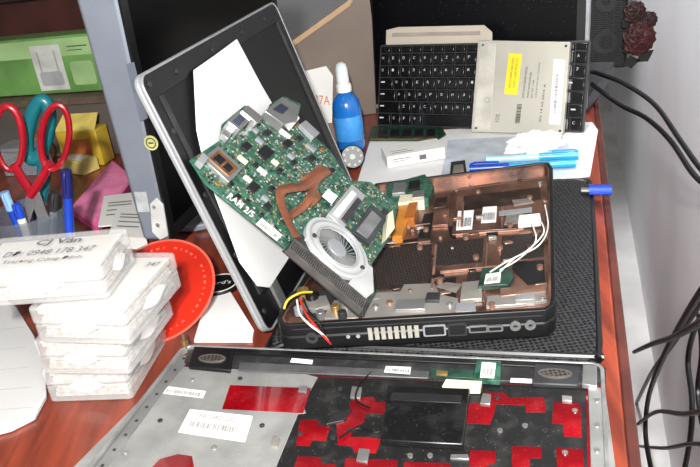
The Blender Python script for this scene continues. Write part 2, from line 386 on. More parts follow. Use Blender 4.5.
l0=PV.loc(33,196); make('pivot_screw',MB().cyl(PV,l0[0],l0[1],.35,.3,.55,14),steel,sc)
PV2=F((0,82.2,0),(1,0,0),(0,0,1))
s2=thing('scissors',PV2.hit(40,225),'scissors with teal plastic handle standing in a pen cup','scissors')
mb=MB(); mb.tube(loop((38,130),10,30,R(10),0,PV2),.75,10,closed=True,sub=3); mb.tube(PV2.q([(42,156),(44,176),(40,200)]),.75,8); make('handle',mb,teal,s2)
make('blade',MB().plate(PV2,[(36,195),(46,195),(44,238),(38,238)],-.1,.1),steel,s2)
def pen(px0,px1,Y,r,body,cap,label,name='ballpoint_pen'):
    a=PY(*px0,Y); b=PY(*px1,Y); d=(b-a); t=thing(name,a,label,'pen')
    make('barrel',MB().tube([a,a+d*.6],r,12,sub=2),body,t); make('cap',MB().tube([a+d*.6,b],r*1.15,12,sub=2),cap,t)
    sd=d.cross(Vector((0,1,0))).normalized(); ft=d.cross(sd).normalized()
    if ft.y>0: ft=-ft
    make('clip',MB().tube([b-d*.03+ft*r*1.1,b-d*.06+ft*(r+.3),b-d*.3+ft*(r+.2)],.12,6,sub=2),cap,t)
pen((70,236),(66,170),78.5,.5,blue,navy,'blue ballpoint pen with navy cap standing in the cup')
pen((22,236),(4,192),79,.45,blue,M('pen_pale',(130,170,215),.3),'pale blue pen leaning in the cup')
pen((28,238),(16,204),78,.45,white,blue,'white pen with blue cap in the cup')
pen((52,238),(55,192),81,.45,greyp,dgrey,'grey pen with dark cap in the cup')
pen((42,238),(30,190),83,.4,navy,blue,'dark blue pen standing in the cup')
pk=thing('sticky_note_pad',P(100,200,0),'pad of bright pink sticky notes lying on the desk','note pad')
make('note_stack',MB().prism([P(u,v,1.2) for u,v in((70,208),(112,160),(134,178),(96,226))],UP,1.15),pink,pk,bev=.04)
make('top_sheet',MB().prism([P(u,v,1.26) for u,v in((72,207),(112,162),(132,178),(95,222))],UP,.05),M('pink_light',(240,134,180),.6),pk)
for i,px in enumerate([[(98,226),(104,196),(136,192),(140,222)],[(108,236),(118,206),(142,208),(146,238)]]):
    t=thing('business_card',P(px[0][0],px[0][1],.0),'white printed business card lying near the monitor','card',group='loose cards by the monitor')
    z=1.5+.15*i
    cs=[P(u,v,z) for u,v in px]
    make('card_stack',MB().prism(cs,UP,z-.02 if i==1 else .2),white,t)
    mb=MB()
    for q_ in (.3,.45,.6,.7):
        e1=(cs[3]-cs[0]); e2=(cs[1]-cs[0]); a=cs[0]+e1*.15+e2*q_+UP*.02; mb.add([a,a+e1*.6,a+e1*.6+e2*.04,a+e2*.04],[[0,1,2,3]])
    make('printed_lines',mb,fink,t)
# ---------------------------------------------------------------- card boxes
def eye(cx,cy,w,h,n=10):
    pts=[]
    for i in range(n): t=i/n; pts.append((cx-w/2+w*t,cy+h/2*math.sin(math.pi*t)))
    for i in range(n): t=i/n; pts.append((cx+w/2-w*t,cy-h/2*math.sin(math.pi*t)))
    return pts
boxmatb=M('box_plastic',(204,204,203),.16,0,.02,10,coat=.6,alpha=.38)
boxmatl=M('box_plastic_lid',(214,214,213),.12,0,.02,10,coat=.8,alpha=.34)
cardst=M('card_top',(222,219,214),.7,0,.03,10); cardst2=M('card_edges',(198,193,188),.7,0,.16,220)
notchm=M('notch_white',(244,243,241),.2,alpha=.7)
def cardbox(fr_corner,ang,W,D,z0,H,label,texts=None,group='stacked business card boxes'):
    c,s=math.cos(ang),math.sin(ang); ex=Vector((c,s,0)); ey=Vector((-s,c,0))
    fr=F(Vector((fr_corner[0],fr_corner[1],z0)),ex,ey)
    t=thing('card_box',fr.w(-W/2,D/2,0),label,'box',group)
    make('box_tray',MB().poly(fr,rrect(-W+.06,-.06,.06,D-.06,.45),.02,H*.5),boxmatb,t,bev=.16,seg=3)
    make('box_lid',MB().poly(fr,rrect(-W,0,0,D,.5),H*.5+.03,H),boxmatl,t,bev=.3,seg=4)
    cm_=MB(); z=.3; k_=0
    while z<H-.5:
        dx=.55+.1*((k_*7)%3); cm_.box(fr,-W+dx,-dx,dx,D-dx,z,min(z+.34,H-.5)); z+=.36; k_+=1
    make('card_stack',cm_,cardst2,t)
    make('top_card',MB().box(fr,-W+.5,-.5,.5,D-.5,H-.46,H-.38),cardst,t)
    FF=F(fr.w(-W,0,0),ex,UP); FS=F(fr.w(0,0,0),ey,UP)
    make('finger_notch',MB().poly(FF,eye(W/2,H*.5,W*.42,H*.4),-.04,.012),notchm,t)
    make('finger_notch',MB().poly(FS,eye(D/2,H*.5,D*.42,H*.4),-.04,.012),notchm,t)
    if texts:
        for (s_,x0,x1,y0,y1,m,bo) in texts:
            text(s_,fr.w(-W+x0,y0,H),fr.w(-W+x1,y0,H),fr.w(-W+x0,y1,H),UP,t,m,bo,t=.02)
    return t,fr
cardbox((-20.2,54.6),R(-10),7.8,9.4,0.0,3.35,'white plastic business card box at the bottom of the pile')
cardbox((-19.3,53.2),R(-14),8.2,9.6,3.4,3.35,'white plastic business card box in the middle of the pile')
cardbox((-18.2,52.1),R(-17),8.6,9.8,6.8,3.35,'white plastic business card box jutting out of the pile',[('347',7.0,8.2,7.0,7.8,greyink,False)])
cardbox((-19.5,54.0),R(-8),11.8,6.8,10.2,3.2,'white business card box with printed shop name on its lid',
    [('CJ Vân',4.4,8.4,4.1,5.4,greyink,True),('DĐ: 0948 178 347',2.5,10.3,2.5,3.5,greyink,False),('Trương Công Định',3.0,9.8,1.1,1.9,greyink,False)])
pw=thing('paper_sheet',P(20,370,.0),'curved grey-white paper sheet lying on the desk by the boxes','paper')
make('sheet',MB().prism([P(u,v,.5) for u,v in((-40,290),(-5,292),(16,306),(34,335),(45,368),(46,395),(34,416),(10,428),(-20,436),(-45,430))],UP,.45),paperg,pw,bev=.1)
mb=MB()
for i in range(5):
    a=P(-4,330+i*20,.52); b=P(24+i*2.5,327+i*20,.52); d_=(b-a); s_=UP.cross(d_).normalized()*.05; mb.add([a-s_,b-s_,b+s_,a+s_],[[0,1,2,3]])
make('faint_writing',mb,M('pale_ink',(174,174,178),.7),pw)
# ---------------------------------------------------------------- red disc and paper near hinge
cd=P(158,290,3.0); tl=R(32); CDF=F(cd,(math.cos(R(-12)),math.sin(R(-12)),0),Vector((.1,math.cos(tl),math.sin(tl))))
disc=thing('compact_disc',Vector((cd.x,cd.y-5,0)),'shiny translucent red compact disc leaning behind the card boxes','disc')
make('disc_plate',MB().ring(CDF,0,0,5.7,1.9,-.03,.05,64),discr,disc)
make('disc_rim',MB().ring(CDF,0,0,5.95,5.7,-.03,.045,64),M('rim_clear',(240,110,90),.1,0,.05,8,alpha=.5),disc)
make('disc_hub',MB().ring(CDF,0,0,1.9,.75,-.03,.05,40),M('hub_clear',(235,190,180),.1,0,.05,8,alpha=.55),disc)
mb=MB()
for i in range(46):
    if i%6==5: continue
    a=2*math.pi*i/46; r=4.9; p=CDF.w(r*math.cos(a),r*math.sin(a),.07); t_=CDF.ex*(-math.sin(a))+CDF.ey*math.cos(a); n_=CDF.ex*math.cos(a)+CDF.ey*math.sin(a)
    w_=.08+.1*((i*5)%3)/2; h_=.11; mb.add([p-t_*w_-n_*h_,p+t_*w_-n_*h_,p+t_*w_+n_*h_,p-t_*w_+n_*h_],[[0,1,2,3]])
make('printed_marks',mb,M('disc_print',(232,84,62),.3),disc)
p2=thing('paper_sheet',P(232,315,0),'white folded paper under the open screen beside the laptop','paper')
make('sheet',MB().prism([P(u,v,.3) for u,v in((194,340),(206,300),(228,288),(254,330),(252,340))],UP,.28),paper,p2)
tin=thing('round_label',P(222,282,0),'small round black sticker disc with white lettering near the disc','sticker')
tf=F(P(219,283,.6),(1,-.1,0),(0,1,0))
make('label_disc',MB().cyl(tf,0,0,2.2,-.55,0,32),black,tin,bev=.05)
make('label_ring',MB().ring(tf,0,0,2.05,1.9,0,.03,32),white,tin)
text("Card's",tf.w(-1.3,-.3),tf.w(1.3,-.3),tf.w(-1.3,.45),tf.ez,tin,white,False)
# ---------------------------------------------------------------- laptop sleeve mat
mt=thing('laptop_sleeve',P(440,348,0),'black mesh fabric laptop sleeve lying under the opened laptop','laptop sleeve')
mpx=[(266,341),(285,344),(400,349),(588,357),(599,354),(603,338),(594,190),(586,180),(572,178),(400,186),(352,204)]
make('sleeve_body',MB().prism([P(u,v,1.1) for u,v in mpx],UP,1.05),matm,mt,bev=.35,seg=3)
pts=shrink([P(u,v,1.1) for u,v in mpx],.35)
make('piping',MB().tube([p+Vector((0,0,-.2)) for p in pts],.3,8,closed=True,sub=3),black,mt)
# ---------------------------------------------------------------- laptop base
Zr=3.9; Z0=1.2
opx=[(277,318),(280,311),(366,190),(376,183),(540,162),(549,162),(553,168),(556,296),(554,305),(546,310),(288,325),(280,324)]
outer=[P(u,v,Zr) for u,v in opx]
lap=thing('laptop',P(430,320,Z0),'disassembled laptop with bare copper-coloured tray and open silver-rimmed screen lid','laptop')
inner=shrink(outer,.4)
BZ=2.75
make('bottom_case',MB().prism([p-UP*(Zr-BZ) for p in outer],UP,BZ-Z0),black,lap,bev=.25)
make('tray_wall',MB().ringp(outer,inner,UP,Zr-BZ),black,lap,bev=.08)
make('inner_tray',MB().prism([p-UP*(Zr-BZ-.1) for p in shrink(outer,.45)],UP,.1),copper,lap)
make('tray_lining',MB().ringp([p-UP*.1 for p in shrink(outer,.41)],[p-UP*.1 for p in shrink(outer,.62)],UP,Zr-BZ-.2),copper,lap)
TRF=HZ(BZ+.1)
def tp(px,h,mat,name,h0=0.,bev=.05,lab=None): return make(name,MB().plate(TRF,px,h0,h),mat,lap,bev=bev,label=lab)
tp([(374,290),(378,248),(432,244),(430,288)],.12,meshm,'mesh_panel',0,0,'black perforated ventilation mesh')
tp([(432,266),(436,242),(484,238),(482,262)],.12,meshm,'mesh_panel',0,0)
tp([(500,264),(502,236),(543,232),(544,258)],.12,meshm,'mesh_panel',0,0)
tp([(466,287),(468,272),(510,270),(510,285)],.1,meshm,'mesh_panel',0,0)
for q in ([(418,238),(424,214),(434,212),(430,238)],[(512,268),(514,262),(544,260),(545,282),(528,284)],[(440,300),(444,278),(456,277),(456,296)],[(486,236),(488,228),(498,227),(498,235)],[(470,196),(474,186),(500,182),(498,190)],[(400,246),(402,240),(418,238),(418,244)],[(448,226),(450,236),(456,238),(455,226)]):
    tp(q,.13,dblack,'tray_opening',0,0)
tp([(452,232),(458,188),(548,176),(548,224),(520,228)],.2,copper,'drive_bay')
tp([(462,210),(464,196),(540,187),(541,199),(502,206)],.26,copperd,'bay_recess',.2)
tp([(432,225),(436,196),(450,194),(448,224)],.35,copper,'side_platform')
def rib(u0,v0,u1,v1,w=.22,h=.8,mat=None,h0=0,name='tray_rib'):
    a=TRF.hit(u0,v0,h); b=TRF.hit(u1,v1,h); d=(b-a).normalized(); s_=UP.cross(d)*w/2
    return make(name,MB().prism([a-s_,b-s_,b+s_,a+s_],UP,h-h0),mat or copperl,lap,bev=.03)
for q in ((452,234,520,229),(455,190,548,177),(502,227,503,190),(546,226,548,180),(484,300,487,242),(440,271,500,265),(500,262,546,257),(395,244,430,240),(505,266,504,286),(462,226,463,202),(432,288,436,244),(405,226,430,223)):
    rib(*q,w=random.choice([.13,.18,.24]),h=random.choice([.22,.3,.4]),mat=random.choice([copperl,copperl,copper]))
rn=random.Random(11)
for i,(u,v) in enumerate([(400,232),(412,228),(440,236),(492,236),(508,240),(546,240),(472,268),(488,272),(438,276),(445,290),(497,296),(541,284),(376,296),(396,286),(520,226),(470,182),(520,180),(457,218),(442,205),(545,200),(452,246),(462,298),(420,226),(530,246),(474,232),(508,258),(433,256),(410,290),(480,216),(536,222)]):
    x,y=TRF.loc(u,v,.4); w_=rn.uniform(.12,.6); h_=rn.uniform(.12,.42); a_=rn.choice([0,0,.5])
    make('tray_clip',MB().poly(TRF,[(x-w_,y-h_),(x+w_,y-h_),(x+w_,y+h_*.4),(x+w_*a_,y+h_),(x-w_,y+h_)],0,rn.uniform(.2,.5)),rn.choice([copperl,copper,copperd,copperd,alum]),lap,bev=.05)
tp([(362,318),(368,293),(400,291),(404,284),(434,283),(440,294),(458,298),(460,312),(420,316)],.3,alum,'shield_plate',0,.05,'dull silver metal shield plate')
tp([(322,318),(334,300),(366,298),(362,318)],.45,alum,'shield_plate')
tp([(460,300),(462,282),(482,280),(482,298)],.4,alum,'shield_plate')
tp([(486,306),(487,296),(545,290),(547,300),(520,304)],.35,alum,'shield_plate')
tp([(500,296),(500,288),(545,284),(546,291)],.45,copperl,'shield_plate')
for q in ([(504,224),(508,212),(524,211),(520,222)],[(436,286),(446,282),(462,284),(456,292)],[(512,200),(530,198),(534,202),(514,205)],[(384,238),(394,236),(396,242),(386,243)]):
    tp(q,.32,M('worn_patch',(170,162,154),.3,.6,.15,60,dust=.2),'worn_patch',.2,0)
tp([(515,300),(516,294),(535,292),(535,299)],.7,M('port_grey',(150,150,150),.4,.3),'port_housing')
tp([(455,312),(456,303),(475,302),(476,311)],.7,greyp,'port_housing')
tp([(395,309),(397,299),(425,298),(425,309)],.5,steel,'port_housing',.3)
tp([(425,300),(427,292),(440,292),(439,300)],.6,dgrey,'port_housing')
tp([(392,236),(400,200),(412,199),(408,216),(402,236)],.9,tape,'flex_cable',0,.02,'orange ribbon cable')
tp([(404,218),(411,196),(419,196),(414,218)],1.1,M('kapton2',(160,94,42),.3),'flex_cable',0,.02)
tp([(398,203),(400,195),(424,193),(424,200)],1.2,cream,'flex_connector')
tp([(384,204),(388,184),(425,174),(434,186),(428,198)],1.05,pcb,'small_circuit_board',0,.02)
for q,m_ in (([(392,193),(394,183),(406,182),(405,192)],steel),([(408,190),(409,181),(420,179),(420,188)],chip),([(412,198),(413,191),(424,190),(424,196)],steel)):
    tp(q,1.3,m_,'shielded_chip',1.05,.02)
tp([(433,208),(436,198),(448,196),(446,206)],.6,copperd,'standoff_block',.35)
sticker(TRF,[(456,230),(472,229),(474,210),(458,211)],.24,lap)
sticker(TRF,[(481,223),(496,222),(497,206),(483,207)],.3,lap)
sticker(TRF,[(499,216),(532,212),(532,207),(499,211)],.4,lap,mat=silver,code=False)
tp([(518,222),(519,215),(540,213),(541,220)],.9,white,'white_connector',.2)
tp([(478,286),(482,268),(508,266),(514,276),(508,284)],.7,pcb2,'antenna_module',.2)
sticker(TRF,[(484,284),(500,282),(501,272),(486,274)],.75,lap)
wires=MB()
for px,h in (([(538,218),(544,232),(528,250),(506,262),(490,272)],1.2),([(530,220),(536,240),(520,258),(500,270)],1.1),([(545,205),(548,228),(538,246),(515,258),(500,272)],.9)):
    wires.tube([TRF.hit(u,v,h) for u,v in px],.08,6)
make('signal_wire',wires,wirew,lap)
for u,v in ((440,283),(492,308),(540,270),(548,240),(445,218),(390,306),(530,200),(478,194),(466,240),(420,250),(510,228),(426,232),(476,260),(500,250),(536,236)):
    x,y=TRF.loc(u,v); make('screw_boss',MB().ring(TRF,x,y,.3,.14,0,.5,16),copperl,lap)
for u,v in ((376,310),(450,308),(543,302),(540,186)):
    x,y=TRF.loc(u,v); make('screw',MB().cyl(TRF,x,y,.26,0,.5,14).cyl(TRF,x,y,.12,.5,.55,8),steel,lap)
fl=P(288,325,Zr); fr_=P(546,310,Zr); PF=F(Vector((fl.x,fl.y,Z0)),Vector((fr_.x-fl.x,fr_.y-fl.y,0)),UP)
x0=PF.loc(368,333)[0]; x1=PF.loc(421,330)[0]
mb=MB(); n=8
for i in range(n):
    a=x0+(x1-x0)*i/n; mb.box(PF,a,a+(x1-x0)/n*.66,.75,1.95,-.1,.05)
make('air_vent',mb,M('vent_pale',(150,147,138),.5),lap,label='row of pale vent slots')
def port(u,w,y0,y1,mat,name,inner_=dblack):
    x=PF.loc(u,325)[0]; make(name,MB().poly(PF,rrect(x-w/2,x+w/2,y0,y1,.15,3),-.1,.07),mat,lap); make(name+'_socket',MB().poly(PF,rrect(x-w/2+.15,x+w/2-.15,y0+.15,y1-.15,.1,3),0,.09),inner_,lap)
port(434,1.9,.8,1.9,greyp,'video_port',dblack); port(457,1.6,.7,1.9,dgrey,'network_port'); port(478,1.6,.9,1.6,steel,'display_port'); port(495,1.3,.9,1.5,steel,'usb_port')
for u in (515,530):
    x=PF.loc(u,318)[0]; make('audio_jack',MB().ring(PF,x,1.35,.45,.18,0,.12,18),steel,lap)
for u in (348,358):
    x=PF.loc(u,335)[0]; make('status_light',MB().cyl(PF,x,1.2,.18,0,.06,10),silver,lap)
x=PF.loc(312,338)[0]; make('power_jack',MB().ring(PF,x,1.3,.55,.25,0,.1,20),dgrey,lap)
make('case_seam',MB().box(PF,.3,(fr_-fl).length-.3,2.15,2.25,-.05,.03),dgrey,lap)
w=thing('speaker_wire',P(318,325,1.2),'twisted red, black and white wires spilling from the laptop','wire')
make('red_wire',MB().tube([P(300,299,4.6),P(305,312,4.4),P(312,322,4.1),P(320,332,3.2),P(328,341,2.2),P(332,345,1.4)],.1,6),wirer,w)
make('white_wire',MB().tube([P(297,300,4.6),P(300,314,4.4),P(310,325,4.1),P(322,334,3.0),P(330,343,1.8),P(336,347,1.3)],.1,6),wirew,w)
make('black_wire',MB().tube([P(303,298,4.5),P(309,312,4.5),P(318,321,4.1),P(324,333,3.0),P(326,344,1.4)],.1,6),cable,w)
make('yellow_wire',MB().tube([P(312,292,4.4),P(300,293,4.9),P(288,300,4.8),P(284,309,4.3)],.11,6),wirey,w)
tp([(290,312),(300,296),(330,290),(352,300),(356,316),(318,319)],.4,dgrey,'hinge_bracket')
tp([(300,306),(306,298),(326,295),(330,304),(316,309)],.9,alum,'hinge_plate',.4)
x,y=TRF.loc(312,297,1); make('dc_jack',MB().cyl(TRF,x,y,.6,.4,1.4,18),black,lap)
x,y=TRF.loc(303,292,1); make('jack_ring',MB().ring(TRF,x,y,.55,.25,.4,1.3,18),gold,lap)
for u,v,m_ in ((298,308,greyp),(320,312,steel),(335,306,gold),(342,312,dgrey),(345,303,alum)):
    x,y=TRF.loc(u,v,1); make('hinge_bolt',MB().cyl(TRF,x,y,.4,.3,1.1,12),m_,lap,bev=.04)
# ---------------------------------------------------------------- screen lid
N0=P(268,336,1.3); Ld=Vector((math.sin(R(17)),math.cos(R(17)),0)); perp=Vector((-Ld.y,Ld.x,0))
LU=UP*math.cos(R(15.7))+perp*math.sin(R(15.7)); LF=F(N0,Ld,LU); LW,LH=34.2,25.2
lid=make('screen_lid',MB().poly(LF,rrect(0,LW,0,LH,1.2),-.65,-.15),silver,lap,label='silver-rimmed screen lid with bare black inside',bev=.15,seg=3)
o=[LF.w(x,y,.2) for x,y in rrect(0,LW,0,LH,1.2)]; i_=[LF.w(x,y,.2) for x,y in rrect(.22,LW-.22,.22,LH-.22,1.0)]
make('silver_rim',MB().ringp(o,i_,LF.ez,.35),M('rim_silver',(160,162,165),.28,.45,.05,12),lid,bev=.05)
o=[LF.w(x,y,.12) for x,y in rrect(.22,LW-.22,.22,LH-.22,1.0)]; i_=[LF.w(x,y,.12) for x,y in rrect(2.2,LW-2.2,3.0,LH-2.2,.3)]
make('inner_frame',MB().ringp(o,i_,LF.ez,.27),black,lid,bev=.05)
make('inner_panel',MB().poly(LF,rrect(2.2,LW-2.2,3.0,LH-2.2,.3),-.14,-.05),dblack,lid)
make('metal_bracket',MB().box(LF,1.6,2.1,3.5,23.0,.12,.3),dgrey,lid); make('metal_bracket',MB().box(LF,LW-2.1,LW-1.6,3.5,23,.12,.3),dgrey,lid)
for y in (2,8,14,20,24.2): make('rubber_bumper',MB().cyl(LF,1.1,y,.25,.12,.26,14),dgrey,lid)
for x in (6,14,22,29): make('rubber_bumper',MB().cyl(LF,x,LH-1.2,.24,.12,.26,14),dgrey,lid)
for x in (4.5,LW-4.5):
    make('hinge',MB().tube([LF.w(x-1.6,.4,.9),LF.w(x+1.6,.4,.9)],.55,14,sub=1),dgrey,lid)
    make('hinge_arm',MB().box(LF,x-.7,x+.7,.4,5,.12,.45),steel,lid,bev=.05)
ps=thing('paper_sheet',LF.w(8,1.6,.5),'large white paper sheet propped against the open screen lid','paper')
spx=[(194,70),(214,56),(237,39),(262,86),(300,150),(335,215),(352,292),(300,300),(276,300),(258,286),(240,262),(225,220),(206,170),(197,130)]
sl=[]
for u,v in spx:
    x,y=LF.loc(u,v,.55); sl.append((x,max(y,3.2)))
make('sheet',MB().poly(LF,sl,.48,.54),paper,ps)
# ---------------------------------------------------------------- motherboard
C1=P(362,318,4.6); C2=P(397,225,5.2); C3=LF.hit(205,160,1.6)
nn=(C2-C1).cross(C3-C1).normalized()
if nn.z<0: nn=-nn
exm=(C1-C3).normalized(); MF=F(C3,exm,nn.cross(exm))
mob=thing('motherboard',C1,'green laptop motherboard with cooling fan leaning against the screen','circuit board')
bpx=[(190,160),(220,140),(222,124),(245,105),(264,120),(270,104),(284,96),(301,104),(298,122),(330,150),(350,180),(371,182),(398,206),(392,234),(376,258),(372,264),(375,292),(362,314),(280,243),(206,184)]
make('green_board',MB().plate(MF,bpx,-.15,0),pcb,mob,bev=.02)
def mp(px,h,mat,name,h0=.0,bev=.03,lab=None): return make(name,MB().plate(MF,px,h0,h),mat,mob,bev=bev,label=lab)
mp([(203,158),(218,146),(243,168),(229,182)],.25,steel,'card_slot_frame')
mp([(209,158),(219,150),(238,168),(229,176)],.35,chipbr,'expansion_module',.25)
mp([(213,158),(219,153),(226,160),(220,165)],.5,chip,'memory_chip',.35)
mp([(222,167),(228,162),(234,168),(229,172)],.5,chip,'memory_chip',.35)
mp([(197,160),(203,152),(209,158),(203,166)],.5,greyp,'edge_connector')
mp([(228,121),(240,110),(251,119),(240,130)],1.0,steel,'edge_connector')
mp([(232,121),(240,114),(246,119),(239,126)],1.05,M('conn_blue',(70,78,96),.4,.3),'port_socket',1.0)
mp([(242,110),(248,105),(263,117),(257,123)],1.2,steel,'edge_connector')
mp([(265,111),(282,97),(300,106),(297,121),(284,124)],1.0,steel,'port_shield')
mp([(273,109),(281,103),(289,108),(283,114)],1.1,M('port_dark',(44,50,66),.4),'port_socket',1.0)
mp([(286,118),(294,112),(300,118),(293,126)],.8,white,'port_socket')
mp([(222,133),(229,124),(235,130),(228,139)],.6,steel,'edge_connector')
mp([(300,124),(306,120),(320,133),(314,138)],.5,greyp,'edge_connector')
for cxp,cyp,a_,hh in ((266,152,9,.2),(247,146,6,.2),(288,143,6,.2),(254,187,7,.2),(268,206,5,.2),(312,158,5,.2),(268,132,5,.2),(238,196,4,.2),(300,138,4,.2),(332,170,4,.2),(384,212,5,.2),(248,200,3,.2),(280,170,4,.2),(244,134,3,.2),(294,162,4,.2),(262,214,3,.2),(272,188,4,.2),(232,184,3,.2),(286,130,3,.2),(256,164,3,.2),(240,170,3,.2)):
    mp([(cxp-a_,cyp),(cxp,cyp-a_*.85),(cxp+a_,cyp),(cxp,cyp+a_*.85)],hh,chip,'integrated_circuit',bev=.015)
for (u,v,l_) in ((238,156,9),(280,130,10),(256,138,7),(244,176,7),(278,186,7),(306,144,9),(258,168,8),(272,160,6),(250,126,8),(262,196,6),(288,154,6)):
    mp([(u,v),(u+1.8,v-1.8),(u+1.8+l_,v-1.8+l_*.8),(u+l_,v+l_*.8)],.28,random.choice([white,cream,greyp,greyp]),'ribbon_connector',bev=.02)
def pipe(px,h,r,mat,name,flat=.5): return make(name,MB().tube([MF.hit(u,v,h) for u,v in px],r,8,fn=MF.ez,flat=flat),mat,mob)
pipe([(328,170),(316,177),(304,186),(290,188),(281,191),(281,202),(286,216),(292,228),(298,238)],.5,.48,cupipe,'heat_pipe',.28)
pipe([(318,176),(311,194),(304,206),(290,216)],.45,.36,cupipe,'heat_pipe',.28)
mp([(304,176),(320,164),(330,174),(313,187)],.5,cupipe,'copper_plate',.0)
mp([(308,196),(316,189),(323,197),(314,205)],.45,chipbr,'copper_plate',.0)
mp([(328,214),(352,184),(366,196),(344,228)],.4,silver,'memory_slot_frame',0)
mp([(334,212),(352,190),(357,194),(340,216)],.6,white,'memory_slot',.4)
mp([(342,218),(358,197),(362,201),(347,223)],.6,dgrey,'memory_slot',.4)
mp([(352,232),(372,204),(388,218),(370,244)],.4,M('dark_shield',(64,68,72),.35,.5,.15,20),'processor_shield',0)
mp([(357,230),(372,210),(382,219),(368,238)],.6,M('dull_steel',(140,142,144),.4,.6,.15,40),'processor_cover',.4)
mp([(388,214),(393,210),(395,228),(386,240)],.7,cream,'edge_connector')
fanm=M('fan_pale',(184,185,185),.36,.25,.08,18,dust=.15); fanb=M('fan_blade_grey',(122,124,124),.4,.2,.05,20)
fx,fy=MF.loc(338,247,.5); rr=3.15
make('fan_housing',MB().ring(MF,fx,fy,rr+.25,2.1,.4,.5,48),fanm,mob,bev=.04,label='pale silver flat round fan housing')
make('housing_ridge',MB().ring(MF,fx,fy,rr-.1,rr-.3,.5,.6,48).ring(MF,fx,fy,2.35,2.15,.5,.62,40),silver,mob,bev=.03)
make('housing_wall',MB().ring(MF,fx,fy,rr+.25,rr+.1,.02,.41,48),fanm,mob)
make('fan_floor',MB().cyl(MF,fx,fy,rr-.05,.02,.08,36),pcb2,mob)
blm=MB()
for i in range(30):
    a=2*math.pi*i/30
    p0=MF.w(fx+1.0*math.cos(a),fy+1.0*math.sin(a),.1); p1=MF.w(fx+(rr-.3)*math.cos(a+.5),fy+(rr-.3)*math.sin(a+.5),.1)
    sd=(p1-p0).cross(MF.ez).normalized()*.04
    blm.add([p0-sd,p0+sd,p1+sd,p1-sd]+[q+MF.ez*.25 for q in(p0-sd,p0+sd,p1+sd,p1-sd)],[[0,1,2,3],[4,5,6,7],[0,1,5,4],[1,2,6,5],[2,3,7,6],[3,0,4,7]])
make('fan_blades',blm,fanb,mob)
make('fan_hub',MB().cyl(MF,fx,fy,1.0,.08,.45,32),greyp,mob,bev=.08)
mp([(306,238),(312,222),(322,224),(318,244)],.45,fanm,'fan_duct',.1)
mp([(348,284),(366,262),(373,268),(374,292),(364,300)],.45,fanm,'fan_duct',.1)
for u,v in ((314,236),(362,268),(352,218)):
    x,y=MF.loc(u,v,.5); make('housing_screw',MB().cyl(MF,x,y,.22,.5,.65,12),dgrey,mob)
mp([(284,249),(302,234),(373,293),(362,316)],.15,dgrey,'heatsink_frame',-.2)
A=MF.hit(286,251,.3);Bq=MF.hit(360,313,.3); dv_=(Bq-A); 
fb=MB(); 
wd=(MF.hit(302,236,.3)-A); wd=wd-dv_.normalized()*wd.dot(dv_.normalized()); wd=wd.normalized()*1.5
for i in range(42):
    p=A+dv_*(i/42); e=dv_.normalized()*.12
    fb.add([p,p+e,p+e+wd,p+wd]+[q+MF.ez*.4 for q in(p,p+e,p+e+wd,p+wd)],[[0,1,2,3],[4,5,6,7],[0,1,5,4],[1,2,6,5],[2,3,7,6],[3,0,4,7]])
make('heatsink_fins',fb,fins,mob)
make('heatsink_rail',MB().prism([A-wd*.06+MF.ez*.45,Bq-wd*.06+MF.ez*.45,Bq+wd*.03+MF.ez*.45,A+wd*.03+MF.ez*.45],MF.ez,.6).prism([A+wd*.98+MF.ez*.45,Bq+wd*.98+MF.ez*.45,Bq+wd*1.06+MF.ez*.45,A+wd*1.06+MF.ez*.45],MF.ez,.6),fins,mob)
text('RAM 2/5',MF.hit(226,198.5,.1),MF.hit(251,219,.1),MF.hit(230,193.5,.1),MF.ez,mob,white,True,t=.12)
sticker(MF,[(256,224),(277,241),(282,235),(262,218)],.14,mob)
sticker(MF,[(322,196),(332,204),(338,196),(328,189)],.62,mob,code=False)
cm=MB()
xs=[MF.loc(u,v) for u,v in bpx]
def inside(x,y):
    c=False; j=len(xs)-1
    for i in range(len(xs)):
        if (xs[i][1]>y)!=(xs[j][1]>y) and x<(xs[j][0]-xs[i][0])*(y-xs[i][1])/(xs[j][1]-xs[i][1])+xs[i][0]: c=not c
        j=i
    return c
bx=(min(x for x,y in xs),max(x for x,y in xs),min(y for x,y in xs),max(y for x,y in xs))
k=0
while k<2000:
    x=random.uniform(bx[0],bx[1]); y=random.uniform(bx[2],bx[3])
    if inside(x,y) and inside(x+.3,y+.3) and inside(x-.2,y-.2) and math.hypot(x-fx,y-fy)>rr+.4:
        w_,h_=random.choice([(.12,.07),(.07,.12),(.2,.1),(.2,.16),(.08,.08),(.14,.07)]); cm.box(MF,x,x+w_,y,y+h_,0,random.uniform(.04,.1),random.choice([0,0,1,1,1,2,3,4,4])); k+=1
make('surface_components',cm,[M('cap_grey',(160,162,158),.5),chip,gold,greyp,M('cap_tan',(136,116,94),.5)],mob,kind='stuff')
for u,v in((200,158),(296,126),(262,222),(322,150),(388,236),(360,288),(246,120),(218,184)):
    x,y=MF.loc(u,v); make('mounting_hole',MB().ring(MF,x,y,.3,.16,0,.12,16),gold,mob)
